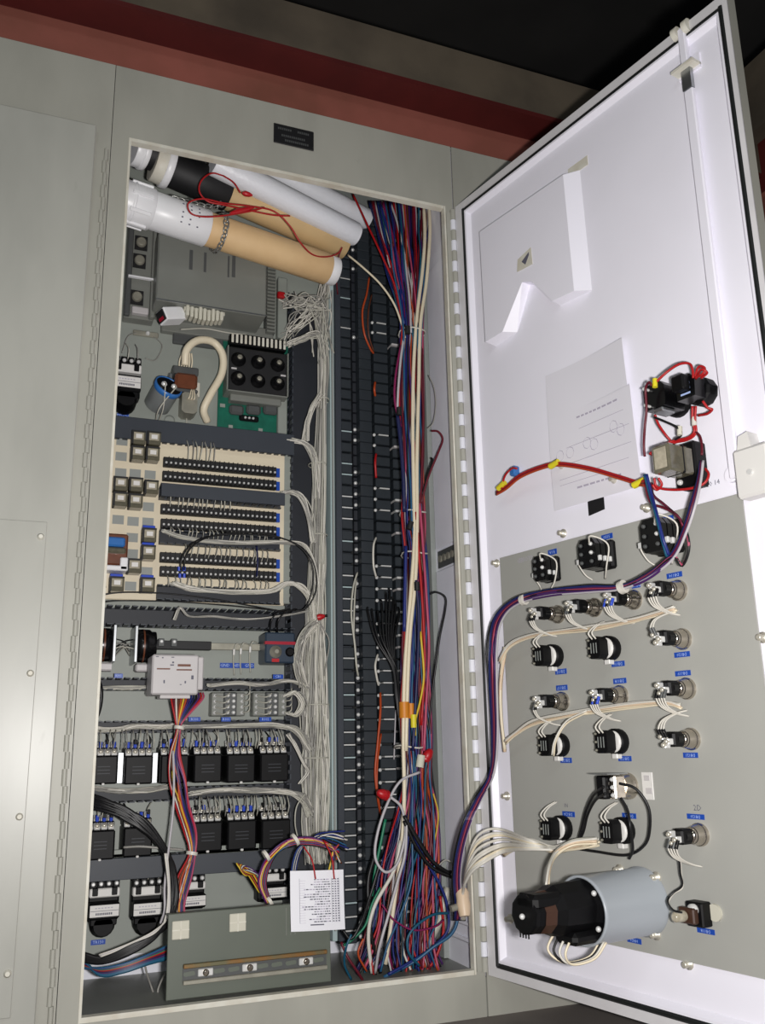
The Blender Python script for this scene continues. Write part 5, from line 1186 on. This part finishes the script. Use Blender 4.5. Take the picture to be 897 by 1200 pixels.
# chrome key switch
t = ddev('key_switch', 'chrome key switch with black wires on the door plate', 'key switch', 737, 921)
MB().lathe([(.021, 0), (.021, .006), (.018, .010), (.017, .022)], (0, 0, 0), (0, -1, 0), 'chrome', 22).build('barrel', t)
MB().cbox(-.014, .014, -.046, -.022, -.018, .018, 'chrome', .002).build('frame', t)
MB().cbox(-.013, .006, -.062, -.046, -.018, .018, 'black', .003).build('contact_block', t)
MB().box(-.018, .02, -.068, -.022, .020, .0215, 'steel').build('top_plate', t)
for z in (-.012, 0, .012):
    s_ = MB(); screws(s_, [(.010, -.046, z)], .0036, .005, 'tin', 8); s_.build('screw_head', t)
ts = ddev('clear_tape', 'crumpled shiny tape patch right of the chrome key switch', 'tape', 760, 921)
tp = MB(); tp.cbox(-.011, .011, -.0015, 0, -.021, .021, 'white_plastic', .0005).cbox(-.004, .009, -.0022, -.0015, -.012, -.003, 'offwhite_plastic', .0004).cbox(-.006, .006, -.0022, -.0015, .008, .016, 'offwhite_plastic', .0004); tp.build('patch', ts)
# horn
t = ddev('horn', 'large grey cylindrical horn with a black driver at the door\'s bottom', 'horn', 754, 1056)
MB().lathe([(.051, 0), (.0515, .004), (.049, .006), (.049, .128), (.0495, .134), (.046, .134), (.046, .030)], (0, 0, 0), (0, -1, 0), 'horn_grey', 44, cap=False).build('shell', t)
MB().lathe([(.046, .05), (.046, .055)], (0, 0, 0), (0, -1, 0), 'black', 30).build('diaphragm', t)
MB().lathe([(.041, .055), (.041, .125), (.038, .135), (.036, .19), (.030, .205), (.027, .235), (.020, .238)], (-.004, 0, .006), (0, -1, 0), 'black', 10, smooth=False).build('driver', t)
MB().cbox(-.022, .022, -.244, -.10, .012, .034, 'black', .006).build('driver_top', t)
MB().lathe([(.0275, .236), (.0275, .243), (.024, .244)], (-.004, 0, .006), (0, -1, 0), 'black', 10, smooth=False).build('driver_cap', t)
MB().lathe([(.0305, .206), (.0285, .226)], (-.004, 0, .006), (0, -1, 0), 'brown_dark', 10, cap=False, smooth=False).build('driver_band', t)
MB().cbox(-.015, .03, -.18, -.09, -.040, -.022, 'black', .006).build('coil_block', t)
for (x, y, z) in ((.03, -.136, .028), (-.032, -.15, .012), (-.02, -.20, -.008), (.034, -.136, -.02), (-.004, -.247, .004)): MB().ball((x, y, z), .0042, 'tin').build('screw_head', t)
for k in range(4): MB().tube([(-.02 + k * .012, -.17, -.026), (-.022 + k * .012, -.185, -.05), (-.006 + k * .006, -.17, -.066), (.014 + k * .004, -.14, -.060), (.02 + k * .004, -.12, -.04)], .0019, 'wire_' + ['cream', 'black', 'white', 'cream'][k], 6).build('lead', t)
for k in range(4): MB().cyl((-.035 + k * .006, -.225, -.018), (-.034 + k * .006, -.226, -.030), .0012, 'black', 6).build('pin', t)
for (a, b) in ((727, 1019), (770, 1028), (770, 1095)):
    p = DR.P(a, b, PL + .004) - t.matrix_world.translation if False else None
    x, z = DR.uv(a, b, PL); x0_, z0_ = DR.uv(754, 1056, PL); link('mounting_bolt', bolt, t, M=T((x - x0_, 0, z - z0_)))
stc = MB(); 
for i in range(5): stc.box(-.012 + i * .005, -.009 + i * .005, -.11, -.085, .0492, .0496, 'rust')
# buzzer plug
t = ddev('push_button_contact', 'small contact block with a clear lamp at lower right', 'contact block', 822, 1070)
MB().cbox(-.010, .020, -.022, 0, -.016, .018, 'black', .002).build('block', t)
MB().cbox(-.014, .014, -.034, -.022, -.011, .011, 'brown_dark', .002).build('clip', t)
MB().lathe([(.0075, .036), (.0080, .040), (.0070, .056), (.004, .058)], (-.002, 0, .0), (0, -1, 0), 'relay_glass', 14).build('lamp', t)
MB().lathe([(.008, .022), (.008, .028), (.004, .030)], (.006, 0, .008), (0, -1, 0), 'tin', 12).build('screw_head', t)
MB().lathe([(.012, 0), (.012, .004)], (.026, 0, .004), (0, -1, 0), 'foam', 14).build('button_ring', t)
# relay with socket and two black switch blocks on the white part
def dvec(M, s): return s
t = ddev('plug_relay', 'clear cased relay in a black screw socket on the white door', 'relay', 818, 548, d=DL)
w_ = .052; MB().cbox(-.022, .020, -.03, 0, -.036, .036, 'black', .003).build('socket', t)
for i in range(4):
    s_ = MB(); screws(s_, [(-.012, -.03, -.026 + i * .017)], .0048, .005, 'tin', 8); s_.build('screw_head', t)
MB().cbox(-.017, .017, -.088, -.030, -.020, .024, 'relay_clear', .003).build('case', t)
MB().cbox(-.013, .013, -.0885, -.060, -.016, .020, 'relay_glass', .002).build('window', t)
MB().cbox(-.0175, .0175, -.056, -.052, -.0205, .0245, 'black', .001).build('band', t)
t = ddev('switch_block', 'left black contact block with tangled red wires on the door', 'switch', 797, 473, 'black contact blocks on the white door', DL)
MB().lathe([(.024, 0), (.024, .010), (.020, .014)], (0, 0, 0), (0, -1, 0), 'black', 18).build('bezel', t)
MB().prism([(-.019, -.020), (.019, -.020), (.021, -.012), (.021, .014), (.014, .022), (-.016, .022), (-.021, .014), (-.021, -.012)], -.062, -.014, 'black_gloss').build('block', t)
for k in range(4):
    MB().box(-.004, .004, -.0225 - k * .008, -.018 - k * .008, .0222, .0226, 'label_ink').build('marking', t)
for s_ in (-1, 1): MB().cyl((-.010, -.062, s_ * .014), (-.010, -.074, s_ * .014), .0025, 'tin', 8).build('terminal_pin', t); 
MB().cbox(-.006, .014, -.062, -.03, -.027, -.020, 'steel', .002).build('clip', t)
t = ddev('switch_block', 'right black contact block nearer the lock rod on the door', 'switch', 828, 461, 'black contact blocks on the white door', DL)
MB().lathe([(.023, 0), (.0235, .004), (.0235, .020), (.020, .024)], (0, 0, 0), (0, -1, 0), 'black', 10, smooth=False).build('bezel', t)
MB().prism([(-.018, -.018), (.016, -.018), (.018, .012), (.010, .020), (-.014, .020), (-.018, .012)], -.050, -.024, 'black_gloss').build('block', t)
MB().cbox(-.014, .010, -.068, -.050, -.008, .018, 'black', .003).build('actuator', t)
for k in range(3): MB().box(-.010, .008, -.0505, -.050, -.012 + k * .008, -.009 + k * .008, 'label_ink').build('marking', t)
# paper and tape
def sheet(name, label, x0, x1, z0, z1, d0, curl, m):
    t = thing(name, label, 'paper', DR.M(x0, DL, z0)); mb = MB(True); nx, nz = 8, 5; W_ = x1 - x0; H_ = z1 - z0; v1 = []
    for j in range(nz + 1):
        for i in range(nx + 1):
            u_, v_ = i / nx, j / nz; v1.append(Vector((u_ * W_, -d0 - curl * u_ ** 3 * (.7 + .3 * v_) - .0015 * math.sin(5 * u_ + 3 * v_), v_ * H_ - .004 * u_)))
    n1 = len(v1); v2 = [q + Vector((0, .0005, 0)) for q in v1]; fs = []
    for j in range(nz):
        for i in range(nx):
            a = j * (nx + 1) + i; fs += [(a, a + 1, a + nx + 2, a + nx + 1), (n1 + a, n1 + a + nx + 1, n1 + a + nx + 2, n1 + a + 1)]
    bd_ = [i for i in range(nx + 1)] + [(j + 1) * (nx + 1) - 1 for j in range(1, nz + 1)] + [nz * (nx + 1) + i for i in range(nx - 1, -1, -1)] + [j * (nx + 1) for j in range(nz - 1, 0, -1)]
    mb.add(v1, [f for f in fs if f[0] < n1], m, True); mb.add(v2, [tuple(i - n1 for i in f) for f in fs if f[0] >= n1], m, True)
    for k in range(len(bd_)): a, b = bd_[k], bd_[(k + 1) % len(bd_)]; mb.add([v1[a], v1[b], v2[b], v2[a]], [(0, 1, 2, 3)], m)
    mb.build('page', t)
    def at(u_, v_): return Vector((u_ * W_, -d0 - curl * u_ ** 3 * (.7 + .3 * v_) - .0015 * math.sin(5 * u_ + 3 * v_) - .0009, v_ * H_ - .004 * u_))
    return t, at
t, at = sheet('paper_sheet', 'blank upper paper sheet taped on the white door', .2284 * KD - .008, .4376 * KD - .008, kz_(.96), kz_(1.116), .002, .010, 'paper_door')
t, at = sheet('paper_sheet', 'wiring sketch sheet behind the red wires on the white door', .2300 * KD - .008, .4450 * KD - .004, kz_(.838), kz_(1.022), .004, .012, 'paper_door')
ip = MB(True)
def pq(u0, v0, u1, v1, th, m):
    a, b = at(u0, v0), at(u1, v1); ip.add([a, b, b + Vector((0, 0, th)), a + Vector((0, 0, th))], [(0, 1, 2, 3)], m)
for (v, a, b) in ((.90, .34, .82), (.16, .30, .80)):
    x = a
    while x < b: l_ = random.uniform(.03, .06); pq(x, v, x + l_, v, .0035, 'ink_soft'); x += l_ + .015
for (v, a, b) in ((.78, .36, .9), (.62, .2, .95), (.44, .1, .95), (.30, .1, .9), (.24, .1, .6)): pq(a, v, b, v, .0008, 'ink_soft')
for cx_, cv_ in ((.12, .56), (.24, .56), (.44, .60), (.52, .56), (.76, .66), (.84, .60)):
    pts_ = [at(cx_ + .045 * math.cos(i * .785), cv_ + .06 * math.sin(i * .785)) for i in range(9)]
    for i in range(8): a, b = pts_[i], pts_[i + 1]; ip.add([a, b, b + Vector((.0008, 0, .0008)), a + Vector((.0008, 0, .0008))], [(0, 1, 2, 3)], 'ink_soft')
ip.build('sketch', t, kind='stuff')
x, z = DR.uv(698, 593, DL + .002); tb = thing('black_tape', 'small black tape square below the sketch sheet', 'tape', DR.M(x, DL, z))
MB().prism([(-.018, -.014), (.020, -.010), (.020, .016), (-.018, .012)], -.0015, 0, 'black_matt').build('strip', tb)
# door wiring
def Pm(p): return {'D': DR, 'F': FR, 'B': BK}[p[0]].P(*p[1:])
t0 = DR.P(640, 692, .04); t = thing('wire_harness', 'purple and blue wire bundle from the hinge across the plate to the relay', 'wire bundle', T(t0))
for k, c_ in enumerate(['black', 'blue', 'navy', 'purple', 'maroon', 'pink', 'black', 'purple', 'purple', 'fog']):
    f = k / 9 - .5; j = lambda: random.uniform(-2.2, 2.2)
    low = [('F', 536 + 8 * f, 1078, -.03), ('F', 537 + 9 * f, 1060, .0), ('F', 535 + 9 * f, 1030, .03), ('F', 538 + 9 * f, 1000, .055), ('F', 547 + 9 * f, 966, .08), ('F', 561 + 8 * f, 935, .085), ('D', 577 + 5 * f, 905, .06)]
    pts = [('D', 580 + 7 * f, 860, .045), ('D', 578 + 9 * f, 800, .04), ('D', 577 + 8 * f + j(), 760, .04), ('D', 583 + 8 * f, 728 + 6 * f, .042), ('D', 603, 706 + 9 * f, .045), ('D', 640, 694 + 8 * f + j(), .05), ('D', 690, 690 + 8 * f, .055), ('D', 728, 688 + 5 * f, .06), ('D', 760, 675 + 6 * f + j(), .065), ('D', 788 + 3 * f, 652 + 5 * f, .07), ('D', 803 + 5 * f, 622, .075), ('D', 813 + 6 * f, 590, .075), ('D', 820 + 4 * f, 562, .06), ('D', 823 + 3 * f, 540, .05)]
    if k in (5, 6): pts = pts[:10] + [('D', 800, 662 + 6 * f, .065), ('D', 808, 640, .07), ('D', 800, 612, .07), ('D', 780, 592, .06), ('D', 766, 580, .05), ('D', 764, 566, .045)]
    MB().tube([Pm(p) - t0 for p in low + pts], .0022, 'wire_' + c_, 6, 6).build('wire', t)
for pts, c_ in (([(758, 556, .07), (764, 580, .07), (770, 602, .08), (777, 630, .085), (784, 650, .075)], 'blue'), ([(756, 556, .07), (763, 582, .07), (769, 602, .08), (776, 630, .085), (782, 652, .075)], 'teal')):
    MB().tube([DR.P(*p) - t0 for p in pts], .0028, 'wire_' + c_, 6, 6).build('wire', t)
for (a, b, d_, r_, ax) in ((614, 703, .045, .010, (1, 0, .1)), (730, 688, .06, .011, (1, 0, .2))):
    c_ = DR.P(a, b, d_) - t0; MB().lathe([(r_, -.004), (r_, .004)], c_, (DR.ux * ax[0] + Vector((0, 0, ax[2]))), 'wire_white', 12).build('cable_tie', t)
t0 = DR.P(800, 500, .03); t = thing('wire_harness', 'red wires linking the contact blocks and the relay', 'wire bundle', T(t0))
RD = [([(769, 448, .07), (782, 436, .06), (796, 427, .055), (808, 426, .05), (812, 433, .05), (813, 443, .05)], 'red'),
      ([(815, 442, .05), (819, 430, .055), (826, 431, .055), (824, 438, .055), (815, 443, .05)], 'red'), ([(816, 444, .045), (822, 433, .06), (829, 437, .055), (822, 443, .05)], 'red'),
      ([(764, 452, .075), (761, 448, .075), (757, 456, .07), (758, 480, .065), (756, 501, .06), (755, 522, .06), (756, 535, .055)], 'maroon'),
      ([(812, 476, .03), (812, 492, .025), (814, 506, .022), (806, 513, .022), (789, 517, .025), (771, 524, .04), (762, 532, .06)], 'red'),
      ([(816, 476, .03), (815, 492, .025), (816, 507, .022), (807, 515, .022), (790, 519, .025), (773, 526, .04), (764, 533, .06)], 'red'),
      ([(768, 486, .06), (772, 497, .05), (780, 509, .035), (786, 516, .028)], 'red'),
      ([(816, 506, .022), (821, 512, .025), (823, 522, .03), (823, 533, .035)], 'maroon'),
      ([(824, 470, .05), (830, 478, .045), (835, 480, .04), (829, 485, .035), (819, 487, .028)], 'red'),
      ([(767, 560, .06), (771, 571, .055), (790, 574, .05), (812, 572, .05), (826, 566, .045), (831, 556, .04), (827, 549, .035)], 'red'),
      ([(767, 489, .06), (782, 495, .06), (794, 501, .055), (799, 509, .05), (792, 515, .04)], 'black'),
      ([(772, 560, .06), (776, 568, .055), (770, 574, .055), (765, 568, .06)], 'red'), ([(757, 560, .06), (758, 575, .06), (764, 590, .06), (778, 595, .06), (795, 605, .06), (803, 625, .06)], 'maroon')]
for pts, c_ in RD: MB().tube([DR.P(*p) - t0 for p in pts], .0021, 'wire_' + c_, 6, 6).build('wire', t)
for (a, b, d_, m) in ((768, 449, .07, 'tape_yellow'), (814, 494, .024, 'wire_white'), (797, 505, .052, 'foam')):
    c_ = DR.P(a, b, d_) - t0; MB().lathe([(.0042, -.007), (.0042, .007)], c_, (0.1, 0, 1), m, 10).build('sleeve', t)
t0 = DR.P(660, 545, .03); t = thing('wire_harness', 'red harness crossing the sketch sheet toward the hinge', 'wire bundle', T(t0))
for k, c_ in enumerate(['red', 'red', 'maroon', 'red', 'orange']):
    f = k - 2; MB().tube([DR.P(*p) - t0 for p in [(582, 578 + f, .014), (594, 571 + f, .018), (610, 558 + f, .022), (634, 548 + f * .9, .026), (655, 544 + f * .9, .028), (690, 549 + f * .9, .03), (725, 559 + f * .9, .035), (748, 566 + f, .045), (757, 566 + f * 2, .055)]], .0019, 'wire_' + c_, 6, 6).build('wire', t)
MB().tube([DR.P(*p) - t0 for p in [(588, 573, .02), (592, 558, .024), (600, 549, .026), (606, 549, .028)]], .0022, 'wire_red').build('wire', t)
for (a, b, d_, m, ax) in ((650, 544, .028, 'tape_yellow', 1), (749, 566, .045, 'tape_yellow', 1), (588, 569, .02, 'tape_yellow', .4)):
    c_ = DR.P(a, b, d_) - t0; MB().lathe([(.0058, -.011), (.0058, .011)], c_, DR.ux * ax + Vector((0, 0, .15)), m, 10).build('sleeve', t)
MB().cbox(-.008, .008, -.016, .0, -.010, .010, 'blue_part', .003, T(DR.P(607, 553, DL) - t0) @ DR.M().to_3x3().to_4x4()).build('clip_base', t)
for (a, b) in ((661, 546), (723, 563)): MB().lathe([(.008, 0), (.008, .004), (.004, .012), (.004, .016)], DR.P(a, b, DL) - t0, -DR.uy, 'screw', 10).build('tie_mount', t)
def dbundle(label, pts, n, spread, mats, r=.0016, wob=.4):
    o_ = DR.P(*pts[len(pts) // 2]); t = thing('wire_harness', label, 'wire bundle', T(o_), 'cream wire harnesses on the door')
    for i in range(n):
        a = i * 2.4; path = []
        for p in pts: path.append(DR.P(*p) - o_ + Vector((math.cos(a) * spread * .6 + random.uniform(-wob, wob) * spread, math.cos(a * 1.7) * spread * .6, math.sin(a) * spread + random.uniform(-wob, wob) * spread)))
        MB().tube(path, r, 'wire_' + mats[i % len(mats)], 6, 5).build('wire', t)
    return t
CR_ = ['cream', 'white', 'cream', 'dullwhite', 'peach']
dbundle('cream wires running under the top row of pilot lights', [(586, 775, .03), (598, 757, .028), (622, 745, .026), (660, 740, .026), (700, 735, .026), (742, 727, .026), (770, 719, .026), (792, 714, .026)], 7, .0035, CR_)
dbundle('cream wires running under the middle row of pilot lights', [(592, 870, .03), (604, 860, .028), (626, 847, .026), (665, 838, .026), (700, 832, .026), (745, 826, .026), (780, 824, .026), (798, 828, .026)], 7, .0035, CR_)
dbundle('two pale wires swinging down to the left middle switch', [(688, 834, .03), (664, 848, .04), (652, 868, .05), (648, 886, .05)], 2, .004, CR_)
dbundle('thick cream wires climbing from the hinge to the bottom switches', [(590, 1000, .03), (604, 992, .04), (624, 988, .045), (648, 996, .045), (668, 992, .045), (690, 988, .04), (702, 986, .03)], 8, .005, CR_, .002)
dbundle('cream wires dropping into the horn driver', [(700, 985, .04), (672, 988, .06), (652, 1000, .09), (644, 1018, .13), (642, 1040, .15)], 6, .004, CR_, .0021)
dbundle('cream cable standing along the door\'s hinge edge', [(592, 760, .02), (587, 800, .02), (588, 840, .02), (592, 880, .02)], 3, .003, ['peach', 'cream'], .0032)
dbundle('white wires from the lowest pilot light to the lamp contact', [(790, 992, .05), (797, 1010, .04), (798, 1025, .03), (800, 1040, .025), (790, 1048, .03), (784, 1058, .04), (790, 1068, .06), (800, 1070, .065)], 2, .003, ['white', 'black'], .0016)
cable('black wire looping right from the chrome key switch', [(726, 918, .06), (745, 924, .05), (760, 945, .04), (762, 970, .035), (756, 990, .03), (735, 1002, .03), (700, 998, .03), (680, 995, .035)], .0022, 'wire_black', 'wire', 'black key switch wires', pl=DR)
cable('black wire dropping behind the bottom right selector switch', [(728, 935, .05), (736, 950, .05), (739, 970, .055), (742, 995, .04), (738, 1006, .03)], .0022, 'wire_black', 'wire', 'black key switch wires', pl=DR)
cable('outer black wire bending left from the chrome key switch', [(708, 922, .07), (696, 932, .05), (687, 950, .035), (682, 970, .03), (678, 985, .03)], .0022, 'wire_black', 'wire', 'black key switch wires', pl=DR)
cable('inner black wire bending left from the chrome key switch', [(710, 930, .07), (698, 938, .05), (689, 955, .035), (684, 975, .03), (676, 990, .03)], .0022, 'wire_black', 'wire', 'black key switch wires', pl=DR)
# harness crossing the hinge from door to cabinet
def Pm(p): return {'D': DR, 'F': FR, 'B': BK}[p[0]].P(*p[1:])
t0 = Pm(('F', 545, 1020, .06)); t = thing('wire_harness', 'fan of cream wires bending over the hinge at the bottom', 'wire bundle', T(t0))
for k in range(9):
    f = k / 8
    g_ = f + random.uniform(-.08, .08)
    pts = [('D', 640 + 10 * f, 992 + 4 * f, .045), ('D', 618, 984 + 12 * g_, .07), ('F', 590, 974 + 26 * g_, .12), ('F', 570 - 3 * g_, 975 + 38 * g_, .11), ('F', 556 - 3 * f, 988 + 36 * g_, .09), ('F', 547 - 2 * f, 1018 + 18 * f, .06), ('F', 543, 1045, .03), ('F', 541 + 3 * f, 1066, .0), ('F', 542 + 3 * f, 1078, -.03)]
    MB().tube([Pm(p) - t0 for p in pts], .0026, 'wire_' + ['white', 'white', 'cream', 'white'][k % 4], 6, 6).build('wire', t)
MB().lathe([(.010, -.026), (.0135, -.008), (.012, .004), (.013, .014), (.009, .022)], Pm(('F', 543, 1056, .02)) - t0, (.05, .3, 1), 'wire_peach', 14).build('sleeve', t)
MB().lathe([(.006, -.006), (.006, .006)], Pm(('F', 532, 1064, .03)) - t0, (1, 0, .2), 'zinc', 10).build('clamp_screw', t)
# labels on the door plate (set upside down, as the plate is)
DLB = [(648, 647, 10, 'R1A', 'above the smallest cam switch'), (712, 629, 13, 'S150', 'above the middle cam switch'), (783, 608, 14, 'S120', 'above the largest cam switch'), (791, 674, 18, 'DB114', 'above the rightmost top pilot light'),
       (746, 686, 10, 'DB113', 'above the third top pilot light'), (800, 767, 18, 'DB120', 'under the second right pilot light'), (658, 787, 13, 'DB115', 'under the left top selector switch'), (725, 778, 15, 'DB116', 'under the right top selector switch'),
       (727, 798, 15, 'DB118', 'above the middle pilot light'), (659, 806, 13, 'DB117', 'above the middle row\'s left pilot light'), (801, 789, 18, 'DB119', 'above the middle row\'s right pilot light'), (664, 891, 13, 'DB122', 'under the left middle selector switch'),
       (733, 889, 15, 'DB123', 'under the right middle selector switch'), (810, 885, 17, 'DB121', 'under the right middle pilot light'), (667, 954, 14, 'DB124', 'above the left bottom selector switch'), (738, 956, 16, 'DB125', 'above the right bottom selector switch'),
       (816, 957, 20, 'DB126', 'above the lowest pilot light'), (744, 1102, 16, 'HN26', 'under the horn'), (828, 1091, 20, 'DB118', 'under the lamp contact')]
for (a, b, w_, tx, wh) in DLB: blue_label('blue label ' + wh, DR, a, b, w_, 6.2, PL, tx, False)
for (a, b, tx, hs, pl_d, lb_) in ((818, 947, '2D', .012, PL, 'handwritten characters above the lowest blue label'), (831, 568, '20120 14', .011, DL, 'faint pencilled writing right of the relay'), (664, 944, 'IN', .009, PL, 'pencil mark above the left bottom label'), (735, 945, 'U', .009, PL, 'pencil mark above the right bottom label')):
    q = thing('handwriting', lb_, 'writing', DR.MP(a, b, pl_d, pl_d)); lettering(tx, hs, q, T((0, -.0006, 0)), 'ink', True)
q = thing('handwriting', 'faint stencilled word in the door plate\'s upper left corner', 'writing', DR.MP(616, 655, PL, PL)); lettering('CLOSED', .012, q, T((0, -.0006, 0)), 'ink_soft', False)
